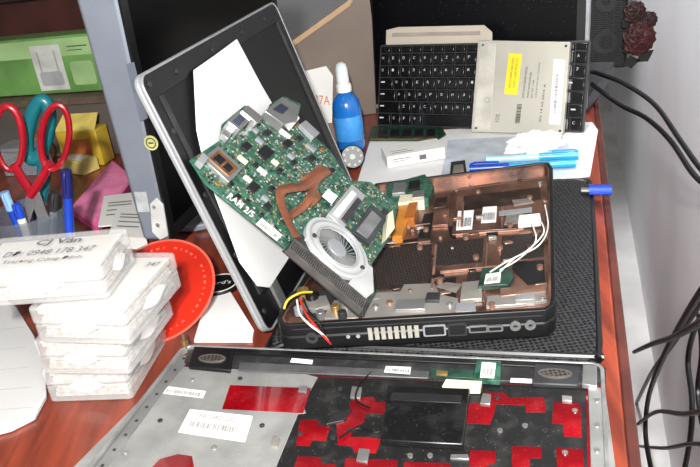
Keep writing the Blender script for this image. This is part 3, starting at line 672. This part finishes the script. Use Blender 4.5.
# ---------------------------------------------------------------- foreground lid
A=P(183,343,1.5); Bp=P(604,361,1.5); QF=F(A,(Bp-A),UP.cross(Bp-A)); QW=(Bp-A).length; QD=24
fg=thing('laptop_lid_cover',QF.w(QW/2,-12,-1.45),'stripped laptop lid cover with silver panel and dark red film','laptop cover')
o=rrect(0,QW,-QD,0,1.0); make('outer_shell',MB().poly(QF,o,-1.45,-.85),M('shell_grey',(130,130,130),.4,.3),fg,bev=.15)
make('shell_rim',MB().ringp([QF.w(x,y,-.1) for x,y in o],[QF.w(x,y,-.1) for x,y in rrect(.28,QW-.3,-QD+.3,-.25,.8)],QF.ez,.75),M('rim_worn',(150,150,149),.32,.5,.15,40,dust=.4),fg,bev=.06)
def g(px,h,mat,name,h0=-.85,bev=.04,lab=None): return make(name,MB().plate(QF,px,h0,h),mat,fg,bev=bev,label=lab)
x1_=.3;x2_=QW-.3
make('red_film',MB().poly(QF,[(x1_,-QD+.4),(x2_,-QD+.4),(x2_,-.3),(x1_,-.3)],-.85,-.7),red,fg,label='dark red glossy film')
g([(174,366),(300,372),(318,377),(303,404),(306,413),(298,414),(276,467),(262,500),(40,500)],-.5,panelm,'metal_panel',-.7,.05,'scratched grey aluminium panel')
g([(318,377),(384,379),(586,388),(588,500),(262,500),(276,467),(298,414),(306,413),(303,404)],-.52,filmblk,'black_backing_sheet',-.7,.03)
for w_ in ([(222,409),(230,385),(311,388),(303,413)],[(152,467),(160,459),(178,454),(192,456),(194,467),(190,480),(148,480)],
    [(352,397),(374,397),(376,402),(390,402),(387,414),(366,413),(364,422),(356,426),(350,437),(364,437),(381,439),(376,453),(354,452),(352,446),(338,445),(336,424),(346,421)],
    [(300,420),(318,420),(318,426),(330,426),(326,441),(312,440),(310,446),(296,445)],
    [(486,392),(506,393),(508,398),(544,397),(546,412),(526,412),(526,405),(496,404),(494,414),(490,424),(466,423),(468,403),(484,403)],
    [(554,402),(580,403),(582,437),(564,436),(563,424),(552,423),(553,412)],
    [(512,446),(541,447),(542,458),(530,458),(530,472),(512,471)],[(298,456),(320,457),(322,464),(336,464),(332,480),(290,478)],
    [(346,458),(398,460),(396,480),(376,480),(376,468),(344,468)],[(404,462),(450,463),(452,480),(402,480)],[(556,448),(583,449),(585,480),(558,480)],[(470,450),(496,451),(495,462),(484,467),(469,466)]):
    g(w_,-.48,red,'red_window',-.52,0)
raild=M('rail_dark',(42,42,44),.45,.2,.15,30,dust=.4)
g([(188,349),(606,367),(606,380),(586,384),(318,373),(184,362)],-.35,raild,'back_rail',-.7)
g([(215,347),(600,364),(601,369),(214,352)],-.15,black,'wire_channel',-.6)
g([(240,362),(430,371),(428,378),(238,370)],-.25,M('rail_grey',(92,92,94),.4,.4,.12,30,dust=.3),'rail_plate',-.4)
g([(188,366),(194,346),(234,348),(230,370)],-.1,black,'hinge_block',-.5,.1)
spk=M('speaker_grey',(80,73,68),.6,.2,0,300,.4,'dots',(26,22,20))
for (u,v) in ((212,358),(555,373)):
    if u==555: g([(532,383),(535,363),(580,366),(578,385)],-.1,dgrey,'hinge_block',-.5,.1)
    hx,hy=QF.loc(u,v,0); cs_=[(math.cos(2*math.pi*i/28),math.sin(2*math.pi*i/28)) for i in range(28)]
    make('hinge_speaker',MB().poly(QF,[(hx+1.1*c,hy+.45*s) for c,s in cs_],-.15,.0),spk,fg)
    make('speaker_surround',MB().ringp([QF.w(hx+1.28*c,hy+.6*s,.03) for c,s in cs_],[QF.w(hx+1.1*c,hy+.45*s,.03) for c,s in cs_],QF.ez,.15),M('surround_grey',(104,100,95),.4,.4),fg)
g([(582,384),(583,364),(597,365),(597,386)],.0,steel,'hinge_arm',-.4,.05)
g([(588,386),(605,388),(620,500),(592,500)],-.25,M('side_silver',(150,150,148),.35,.45,.15,22,dust=.5),'side_rail',-.7,.05,'silver side rail')
for v in (400,425,450):
    x,y=QF.loc(597,v,-.2); make('screw',MB().cyl(QF,x,y,.2,-.25,-.15,12),steel,fg)
x,y=QF.loc(183,341,.2); make('locking_peg',MB().lathe(QF,x+.3,y-.3,[(.3,-.3),(.3,.5),(.12,.6),(.12,1.2)],14),M('brass',(150,120,80),.3,.7),fg)
g([(473,379),(477,360),(501,361),(500,381)],.05,pcb,'camera_board',-.35,.02)
sticker(QF,[(480,377),(494,378),(496,363),(482,362)],.08,fg)
g([(430,376),(432,368),(474,370),(473,378)],-.05,pcb2,'inverter_board',-.35,.02)
g([(436,374),(437,370),(448,371),(447,375)],.1,gold,'board_contacts',-.05,.02)
g([(452,389),(442,386),(446,379),(482,381),(480,389)],.0,cream,'connector_tape',-.45,.02)
sticker(QF,[(384,372),(410,374),(411,367),(386,366)],-.06,fg)
sticker(QF,[(510,382),(532,383),(532,379),(511,378)],-.3,fg,code=False)
g([(380,440),(388,385),(470,388),(463,444)],.05,M('cover_black',(14,14,15),.3,0,.1,20,dust=.15),'cover_plate',-.5,.12,'square raised black cover plate')
g([(390,400),(392,392),(462,395),(461,403)],.09,M('cover_line',(32,32,33),.4),'cover_ridge',.05,.02)
stw=M('sticker_warm',(212,210,204),.6,0,.08,60)
sticker(QF,[(178,432),(245,442),(253,416),(190,409)],-.46,fg,mat=stw,txt='CT:BAROOH8Z01C2A2',inkm=greyink,k=44,t0=.28,t1=.5,s0=.12,s1=.85)
sticker(QF,[(162,393),(203,398),(206,391),(166,386)],-.46,fg,mat=stw,inkm=greyink,k=30)
sticker(QF,[(290,362),(312,364),(313,360),(292,358)],-.2,fg,code=False)
for px,m in (([(350,397),(352,386),(362,387),(360,398)],steel),([(298,391),(300,385),(308,386),(306,392)],steel),
             ([(480,403),(483,393),(491,394),(490,404)],steel),([(356,460),(359,448),(370,449),(367,462)],steel),
             ([(326,424),(334,412),(352,408),(344,420)],M('clip_black',(34,34,36),.4)),([(270,446),(273,437),(280,438),(278,447)],alum),([(450,458),(451,454),(468,454),(469,459)],steel),
             ([(562,400),(562,395),(572,396),(572,401)],alum)):
    g(px,-.32,m,'metal_clip',-.52,.03)
make('ribbon_wire',MB().tube([QF.hit(u,v,-.3) for u,v in((340,438),(358,428),(376,432),(392,424))],.09,6).tube([QF.hit(u,v,-.3) for u,v in((372,372),(360,384),(356,400),(370,408))],.08,6),cable,fg)
for u,v in ((125,452),(214,447),(240,378),(192,379),(160,420),(262,425),(300,433),(333,437),(410,455),(500,430),(525,425),(545,430),(575,410),(565,452),(340,388),(430,455),(497,397),(350,430),(275,437)):
    x,y=QF.loc(u,v,-.4); make('screw_post',MB().ring(QF,x,y,.2,.1,-.55,-.38,14),random.choice([steel,dgrey]),fg)
mb=MB()
for i in range(12):
    mb.cyl(QF,.85,-1.8-i*1.7,.14,-.52,-.38,12)
make('rim_rivets',mb,dgrey,fg)
make('left_rail',MB().box(QF,.3,1.3,-QD+1,-1.2,-.7,-.42),M('rail_silver',(140,140,140),.35,.5,.15,22,dust=.4),fg,bev=.05)
# ---------------------------------------------------------------- keyboard, drive, rear screen
K0=P(377,127,0); K1=P(584,134,0); kex=(K1-K0).normalized(); khb=UP.cross(kex)
def lean(o,deg): return F(o,kex,UP*math.cos(R(deg))+khb*math.sin(R(deg)))
KF=lean(K0+UP*.15,20); KW=(K1-K0).length; KH=KF.loc(420,44)[1]
kb=thing('laptop_keyboard',K0+kex*KW/2,'loose black laptop keyboard leaning against the rear screen','keyboard')
make('key_tray',MB().poly(KF,rrect(0,KW,.05,KH,.3),-.25,0),dgrey,kb,bev=.05)
make('tray_surface',MB().poly(KF,rrect(.2,KW-.2,.2,KH-.2,.2),0,.08),M('key_gap',(24,24,27),.6),kb)
keym=M('key_black',(12,12,14),.22,0,.1,30)
rh=(KH-.5)/6.6; legends=[MB(),MB()]
lettersrows=['EDCSXZAFGH','1234567890','QWERTYUIOP','ASDFGHJKL;','ZXCVBNM,./','CFWA  ACFM']
protos={}
def key(x0,y0,w,h):
    k=(round(w,2),round(h,2))
    if k not in protos:
        mb=MB(); i=.12
        b=[(0,0),(w,0),(w,h),(0,h)]; t=[(i,i*.7),(w-i,i*.7),(w-i,h-i*1.1),(i,h-i*1.1)]
        mb.add([KF.w(x0+x,y0+y,.1) for x,y in b]+[KF.w(x0+x,y0+y,.42) for x,y in t],[[3,2,1,0],[4,5,6,7],[0,1,5,4],[1,2,6,5],[2,3,7,6],[3,0,4,7]])
        o=make('key',mb,keym,kb,bev=.05); protos[k]=(o,Vector((x0,y0,0)))
    else:
        src,p=protos[k]; d=(KF.ex*(x0-p.x)+KF.ey*(y0-p.y))/100
        o=src.copy(); bpy.context.collection.objects.link(o); o.parent=kb; o.location=src.location+d
y=.25
for r in (5,4,3,2,1,0,6):
    hh=rh*(.6 if r==6 else 1.0)
    n_=18; ws=[1]*n_
    if r==2: ws=[1.4]+[1]*15+[1.6]
    elif r==3: ws=[1.7]+[1]*14+[2.3]
    elif r==4: ws=[2.2]+[1]*13+[1.6,1.2]
    elif r==5: ws=[1.3,1,1,1,6,1,1,1.2,1.2,1.3,1,1]
    tot=sum(ws); x=.25; u_=(KW-.5)/tot
    lim=KW*.53
    for ci,wq in enumerate(ws):
        w_=wq*u_
        if not(lim<x and x+w_<KW*.92):
            key(x+.07,y+.07,w_-.14,hh-.14)
            row=lettersrows[min(r,5)]; lg=legends[0 if x<KW*.7 else 1]
            ch=row[(ci-1)%len(row)] if (wq==1 and r<6) else ''
            if ch.strip():
                tm=textmesh(ch,KF.w(x+.4,y+hh*.5),KF.ex*.34,KF.ey*.4,KF.ez,.46,False); lg.add(tm.v,tm.f)
            elif wq>1 and wq<4: lg.add([KF.w(x+.4,y+hh*.55,.46),KF.w(x+1.1,y+hh*.55,.46),KF.w(x+1.1,y+hh*.66,.46),KF.w(x+.4,y+hh*.66,.46)],[[0,1,2,3]])
        x+=w_
    y+=hh
for lg in legends:
    if lg.v: make('key_legends',lg,M('legend_white',(190,190,190),.6),kb)
OF=lean(K0-khb*1.9,20)
dr=thing('optical_drive',OF.hit(517,134),'silver laptop optical drive with printed labels leaning on keyboard','optical drive')
dpx=[(471,132),(563,134),(570,42),(478,40)]
make('drive_case',MB().plate(OF,dpx,-1.1,0),M('drive_silver',(188,184,173),.35,.3,.06,10),dr,bev=.08)
def dpl(px,h,mat,name,h0=0,bev=0): return make(name,MB().plate(OF,px,h0,h),mat,dr,bev=bev)
dpl([(474,130),(490,130.5),(496,43),(481,42.5)],.05,M('drive_pale',(198,194,184),.4,.2),'drive_panel')
dpl([(504,94),(517,95),(522,54),(509,53)],.06,yell,'yellow_label')
def vt(s,u0,v0,u1,v1,du,mat=greyink):
    a=OF.hit(u0,v0,.08); b=OF.hit(u1,v1,.08); c=OF.hit(u0-du,v0,.08)
    text(s,a,b,c,OF.ez,dr,mat,False,t=.01)
vt('DVD/CD REWRITABLE DRIVE',510.5,88,514.5,58,2.2,ink); vt('CLASS 1 LASER PRODUCT',514.5,88,518.5,58,2,ink)
vt('DVD ROM DRIVE MODEL',524,98,528,66,2.2,ink); vt('MADE IN PHILIPPINES',528.5,98,532,72,1.8,ink); vt('DC 5V 1.3A',532.5,98,534.5,80,1.8,ink); vt('COMPLIES WITH FDA STANDARD',536.5,98,540.5,62,1.6); vt('SN 14 03 2010 A',541,122,546,84,2.2,ink)
vt('R DVD',499,122,500,114,4)
cs4=[OF.hit(u,v,.05) for u,v in((521,125),(524,102),(516,102),(513,125))]; bars(cs4,OF.ez,dr,24,ink,t=.02,t0=.2,t1=.8)
lp=dpl([(549,124),(560,124.5),(565,60),(554,59)],.05,paper,'white_label'); bars([OF.hit(u,v,.06) for u,v in((558,116),(561,72),(554,72),(551,116))],OF.ez,lp,34,greyink,t0=.3,t1=.7)
for u,v in((476,128),(560,131),(483,45),(566,46)):
    x,y_=OF.loc(u,v); make('case_screw',MB().cyl(OF,x,y_,.2,0,.05,12),dgrey,dr)
l_=OF.loc(486,100); make('drive_stamp',MB().ring(OF,l_[0]+.2,l_[1],.4,.35,.05,.07,20),greyink,dr)
BF=lean(K0+khb*1.6+UP*.25,18)
bs=thing('metal_cover_plate',BF.hit(430,120),'beige metal cover plate standing behind the keyboard','cover plate')
bxy=[BF.loc(u,v) for u,v in [(384,128),(386,30),(398,27),(484,25),(492,32),(492,128)]]
make('plate_panel',MB().poly(BF,[(x,max(y,0)) for x,y in bxy],-.3,0),M('beige_metal',(194,184,170),.4,.2,.06,10),bs,bev=.08)
make('plate_groove',MB().plate(BF,[(392,37),(392,33),(480,31),(480,35)],0,.05),M('beige_dark',(150,140,130),.5),bs)
RS=lean(K0+khb*8.5+UP*.35,8)
rs=thing('laptop_screen',RS.hit(480,118),'upright laptop with dark dusty screen and silver frame','laptop')
l1=RS.loc(363,0); l2=RS.loc(590,0); xl,xr=l1[0],l2[0]; ht=RS.loc(363,-60)[1]
make('screen_shell',MB().poly(RS,rrect(xl,xr,.1,ht,.8),-1,0),silver,rs,bev=.15)
o=[RS.w(x,y,.25) for x,y in rrect(xl,xr,.1,ht,.8)]; i_=[RS.w(x,y,.25) for x,y in rrect(xl+.5,xr-.5,.8,ht-.6,.4)]
make('silver_frame',MB().ringp(o,i_,RS.ez,.25),M('frame_silver',(180,182,186),.3,.4),rs,bev=.06)
o=[RS.w(x,y,.12) for x,y in rrect(xl+.5,xr-.5,.8,ht-.6,.4)]; i_=[RS.w(x,y,.12) for x,y in rrect(xl+1.7,xr-1.8,2.0,ht-1.8,.1)]
make('screen_bezel',MB().ringp(o,i_,RS.ez,.12),black,rs)
make('screen',MB().box(RS,xl+1.7,xr-1.8,2.0,ht-1.8,.0,.06),screenspk,rs)
RB=F(Vector((RS.w(xl,0,-1).x,RS.w(xl,0,-1).y,0)),kex,khb)
make('laptop_body',MB().poly(RB,rrect(0,xr-xl,.6,22,.8),.05,2.4),M('body_dark',(60,60,64),.4,.1),rs,bev=.2)
# ---------------------------------------------------------------- speaker and flower back right
spf=F(P(598,70,0),Dr,De)
sp=thing('speaker',spf.w(-3,2,0),'small black desktop speaker standing at the desk corner','speaker')
make('speaker_body',MB().poly(spf,rrect(-8,5.0,0,7,.6),.14,20),black,sp,bev=.3)
sff=F(spf.w(0,0,0),Dr,UP)
make('speaker_grille',MB().poly(sff,rrect(-7.4,4.4,1,19,.5),0,.12),M('grille_dark',(18,18,20),.6,.1,0,260,.5,'dots',(5,5,6)),sp)
make('speaker_cone',MB().ring(sff,1.2,5,2.2,1.2,.12,.3,28),black,sp); make('speaker_cone',MB().ring(sff,1.2,12,1.7,.7,.12,.3,28),black,sp)
fw=thing('artificial_flower',P(598,62,0),'dark red artificial rose on a bent stem beside the speaker','flower')
yy=spf.o.y-3.5
make('stem',MB().tube([spf.w(5.3,3,7),spf.w(5.8,1,10),PY(624,40,yy+2),PY(630,36,yy+.5),PY(637,38,yy+.6)],.3,8),leafm,fw)
def petal(c,r,rot,tilt):
    vs=[]; fs=[]
    X=Vector((math.cos(rot),0,math.sin(rot))); Z=Vector((0,-1,0)); Yv=Z.cross(X)
    for i in range(5):
        s_=i/4
        for j in range(5):
            t_=(j-2)/2; wv=math.sin(math.pi*(.15+.75*s_))*.75
            vs.append(c+X*(s_*r)+Yv*(t_*wv*r*.8)+Z*(r*(.5*tilt*(1-s_*s_)+.22*t_*t_)))
    for i in range(4):
        for j in range(4): a=i*5+j; fs.append([a,a+1,a+6,a+5])
    return vs,fs
def rose(c,r,mat,nm):
    mb=MB()
    for L,(k,rad,ti) in enumerate(((7,1,.1),(6,.75,.7),(5,.5,1.3),(3,.3,1.8))):
        for i in range(k):
            v_,f_=petal(c,r*rad,2*math.pi*i/k+L*.4,ti); mb.add(v_,f_)
    o=make(nm,mb,mat,fw); s=o.modifiers.new('s','SOLIDIFY'); s.thickness=.0012; return o
rose(PY(638,38,yy),3.0,redfl,'blossom'); rose(PY(634,12,yy),2.0,M('petal_dark',(44,12,14),.6),'bud'); rose(PY(648,20,yy),1.6,M('petal_dark',(44,12,14),.6),'bud')
for p_,q_ in (((622,64),(640,60)),((636,62),(654,50)),((622,52),(632,46)),((622,28),(630,20))):
    a=PY(*p_,yy);b=PY(*q_,yy); m_=(a+b)/2; s_=(b-a).cross(Vector((0,1,0))).normalized()*1.2
    make('leaf',MB().prism([a,m_-s_,b,m_+s_],Vector((0,-1,0)),.08),M('leaf_dark',(20,21,18),.6),fw)
# ---------------------------------------------------------------- desk items at back
pp=thing('paper_sheet',P(480,180,0),'white paper sheets spread on the desk behind the laptop','paper')
make('sheet',MB().prism([P(u,v,.12) for u,v in((352,200),(372,134),(470,128),(592,122),(598,130),(590,176),(556,180),(500,196))],UP,.1),paper,pp)
make('sheet',MB().prism([P(u,v,.2) for u,v in((440,182),(448,140),(560,134),(585,166),(560,178))],UP,.06),M('paper2',(186,194,204),.7),pp)
bt=P(352,150,0)
bo=thing('spray_bottle',bt,'small bright blue plastic bottle with white pump cap','bottle')
BTF=F(bt,(1,0,0),(0,1,0))
make('bottle_body',MB().lathe(BTF,0,0,[(1.9,0.02),(2.15,.4),(2.15,6.6),(2.0,7.6),(1.5,8.5),(.95,9.0),(.95,9.4)],32),bottleb,bo)
make('bottle_collar',MB().lathe(BTF,0,0,[(1.15,9.2),(1.15,10.2),(.9,10.4)],24),white,bo)
make('pump_cap',MB().lathe(BTF,0,0,[(.95,10.4),(.9,12.6),(.7,13.2),(.3,13.5)],24),M('cap_clear',(205,212,218),.25),bo)
make('bottle_label',MB().lathe(BTF,0,0,[(2.16,2.0),(2.18,2.05),(2.18,5.6),(2.16,5.65)],32),M('label_blue',(60,140,210),.4),bo)
nf=F(P(318,124,0),(math.cos(R(-10)),math.sin(R(-10)),0),Vector((0,.2,.98)))
nc=thing('price_card',nf.o,'white card with orange lettering leaning against the board','card')
cpx=[(306,124),(332,126),(333,76),(326,66),(301,72)]
make('card',MB().plate(nf,cpx,-.08,0),white,nc)
c_=[nf.hit(u,v,.02) for u,v in((315,104),(330,105),(314.6,95))]; text('37A',c_[0],c_[1],c_[2],nf.ez,nc,M('ink_orange',(214,110,50),.6),False)
wf=F(P(388,170,0),(P(446,160,0)-P(388,170,0)),UP.cross(P(446,160,0)-P(388,170,0)))
W_=(P(446,160,0)-P(388,170,0)).length
wbx=thing('adapter_box',wf.w(3.5,2,0),'small flat white paper box with printed lines behind the laptop','box')
make('box_body',MB().box(wf,0,W_,0,4.5,.22,1.9),white,wbx,bev=.1)
wff=F(wf.w(0,0,.2),wf.ex,UP)
make('printed_lines',MB().box(wff,.6,3.4,1.1,1.2,0,.04).box(wff,.6,2.8,.8,.88,0,.04).box(wff,4.6,5.6,.5,1.2,0,.04),greyink,wbx)
make('printed_lines',MB().box(wf,1,4,1,1.2,1.9,1.93).box(wf,1,3.4,1.8,1.95,1.9,1.93),fink,wbx)
rm=thing('memory_module',P(402,136,0),'green memory module lying on the papers','circuit board')
HR=HZ(.3)
make('module_board',MB().plate(HR,[(368,140),(372,126),(440,124),(446,134),(436,140)],-.1,.1),pcb2,rm)
for i in range(5):
    u=378+i*12; make('memory_chip',MB().plate(HR,[(u,136),(u+1,129),(u+9,128.7),(u+9,135.7)],.1,.3),chip,rm)
make('gold_contacts',MB().plate(HR,[(370,140),(371,138.3),(434,137.8),(435,139.6)],.1,.13),gold,rm)
kf=P(354,168,0); kk=thing('cable_connector',kf,'black round cable connector lying behind the circuit board','connector')
KKF=F(kf+Vector((0,0,1.7)),(1,0,0),Vector((0,.35,.93)))
make('connector_body',MB().cyl(KKF,0,0,1.7,-1.0,.6,24),black,kk,bev=.15)
mb=MB()
for i in range(9): a=2*math.pi*i/9; mb.cyl(KKF,1.2*math.cos(a),1.2*math.sin(a),.18,.6,.8,8)
mb.cyl(KKF,0,0,.4,.6,.85,12); make('connector_pins',mb,M('pins_green',(86,96,88),.4,.3),kk)
make('connector_cable',MB().tube([KKF.w(0,0,-1),KKF.w(-1.5,1,-3),Vector((kf.x-5,kf.y+9,.5)),Vector((kf.x-7,kf.y+16,.5))],.35,8),cable,kk)
ad=thing('metal_bracket',P(445,165,0),'small silver metal bracket lying on the papers','bracket')
make('bracket_plate',MB().plate(HZ(.3),[(449,182),(451,162),(465,160),(467,174),(459,182)],-.05,.1),dgrey,ad); make('bracket_tab',MB().plate(HZ(.3),[(452,175),(454,165),(463,164),(464,173)],.1,.9),alum,ad,bev=.05)
def blob(name,c,sx,sy,sz,lab):
    bm=bmesh.new(); bmesh.ops.create_icosphere(bm,subdivisions=5,radius=1)
    mb=MB(); vs=[]
    for v in bm.verts:
        d=v.co.normalized(); k=1+.45*noise.noise(d*1.7+Vector((3,1,2)))+.4*abs(noise.noise(d*4.5))+.15*noise.noise(d*10)
        z=d.z*k*sz; z=max(z,-sz*.25); vs.append(Vector((c.x+d.x*k*sx,c.y+d.y*k*sy,c.z+z+sz*.25)))
    mb.add(vs,[[v.index for v in f_.verts] for f_ in bm.faces]); bm.free()
    return make(name,mb,tissuem,None,lab,'tissue')
blob('crumpled_tissue',P(533,149,.25),3.2,1.7,1.9,'crumpled white tissue lying before the optical drive')
def hpen(a,b,r,body,cap,lab):
    t=thing('marker_pen',a,lab,'pen'); d=b-a
    make('barrel',MB().tube([a,a+d*.08,a+d*.62],lambda q:r*(.75+.25*min(1,q*6)),14,sub=3),body,t)
    make('cap',MB().tube([a+d*.62,a+d*.97,b],lambda q:r*1.12*(1-.25*max(0,q-.8)*5),14,sub=3),cap,t)
    make('grip_band',MB().tube([a+d*.585,a+d*.625],r*1.14,14,sub=1),cyan,t)
    make('pocket_clip',MB().tube([b+Vector((0,0,r)),b-d*.05+Vector((0,0,r+.35)),b-d*.28+Vector((0,0,r+.25))],.14,6,sub=2),cap,t)
hpen(P(576,163,.85),P(470,169,.85),.5,cyan,blue,'cyan and blue marker pen lying on white paper')
hpen(P(486,159.5,.8),P(578,155,.8),.48,M('pale_cyan',(160,205,222),.3),cyan,'pale blue marker pen lying beside another pen')
us=thing('usb_stick',P(598,192,0),'translucent blue usb stick lying at the desk edge','usb stick')
a=P(581,190,1.75);b=P(611,190,1.6); 
make('stick_body',MB().tube([a+(b-a)*.25,a+(b-a)*.35,b-(b-a)*.05,b],lambda q:.95*(1-.5*max(0,q-.85)*6),14,sub=3,flat=.6,fn=UP),blue,us); make('stick_plug',MB().tube([a,a+(b-a)*.3],.5,8,sub=1,flat=.5,fn=UP),steel,us)
# ---------------------------------------------------------------- cables
def cab(pts,r,lab): 
    return make('power_cable',MB().tube(pts,r,8,sub=8),cable,None,lab,'cable')
cab([PY(592,72,118),PY(600,74,115),PY(625,84,110),PY(655,105,104),PY(680,140,94),PY(700,168,87),PY(722,190,81)],.36,'black power cable looping from the screen to the wall')
cab([PY(592,84,118),PY(602,92,114),PY(622,106,110),PY(646,118,104),PY(670,140,96),PY(695,176,86),PY(722,196,79)],.36,'black cable hanging beside the first one against the wall')
def cw(a): return F(D0+Dr*a,De,UP)
for i,(px,a_,r_) in enumerate([([(716,270),(688,312),(662,360),(648,400),(646,440),(658,500)],7,.36),([(714,300),(696,326),(688,360),(692,400),(690,440),(680,490)],9,.32),([(634,352),(652,344),(676,336),(714,314)],5,.3),
    ([(638,424),(656,412),(684,414),(714,408)],6,.26),([(636,404),(652,372),(670,348),(696,310),(716,284)],9.5,.36),([(697,296),(702,350),(698,390),(704,430),(720,465)],11,.36),([(638,446),(664,448),(690,444),(714,446)],8,.26)]):
    fr=cw(a_); cab([fr.hit(u,v) for u,v in px],r_,'black cable hanging loosely in the gap between desk and wall')
# ---------------------------------------------------------------- camera & light
cam=bpy.data.cameras.new('camera'); cam.sensor_width=36; cam.lens=36*f/700; cam.clip_start=.01
co=bpy.data.objects.new('camera',cam); bpy.context.collection.objects.link(co)
rt=Vector((1,0,0)); upv=Vector((0,st,ct)); fw_=Vector((0,ct,-st))
rw=rt*cr-upv*sr; uw=rt*sr+upv*cr
m=Matrix((( rw.x,uw.x,-fw_.x,0),(rw.y,uw.y,-fw_.y,0),(rw.z,uw.z,-fw_.z,CH/100+DZ),(0,0,0,1))); co.matrix_world=m
bpy.context.scene.camera=co
def lamp(loc,target,size,power,col=(1,1,1)):
    l=bpy.data.lights.new('lamp','AREA'); l.energy=power; l.color=col
    l.size=size
    o=bpy.data.objects.new('lamp_light',l); bpy.context.collection.objects.link(o)
    L_=Vector((loc[0]/100,loc[1]/100,loc[2]/100+DZ)); T=Vector((target[0]/100,target[1]/100,target[2]/100+DZ))
    o.location=L_; o.rotation_euler=(T-L_).to_track_quat('-Z','Y').to_euler(); return o
lamp((-4,-24,60),(14,82,0),.035,27,(1,.985,.95))
lamp((-60,20,150),(10,80,0),.7,2,(1,.98,.95))
# added fill strip above the desk edge, no real fixture, brightens the right wall
ll=bpy.data.lights.new('wall_fill_strip','AREA'); ll.shape='RECTANGLE'; ll.size=2.0; ll.size_y=.03; ll.energy=4.2; ll.spread=R(34); ll.color=(.97,.98,1)
lo_=bpy.data.objects.new('wall_fill_strip',ll); bpy.context.collection.objects.link(lo_)
p_=DF.w(-3.5,95,92); t_=DF.w(14.5,95,-2); dz=(p_-t_).normalized(); dx=De; dy=dz.cross(dx).normalized()
lo_.matrix_world=Matrix(((dx.x,dy.x,dz.x,p_.x/100),(dx.y,dy.y,dz.y,p_.y/100),(dx.z,dy.z,dz.z,p_.z/100+DZ),(0,0,0,1)))
w_=bpy.data.worlds.new('world'); bpy.context.scene.world=w_; w_.use_nodes=True
w_.node_tree.nodes['Background'].inputs[0].default_value=(1,.98,.96,1); w_.node_tree.nodes['Background'].inputs[1].default_value=.14
bpy.context.scene.view_settings.view_transform='Standard'
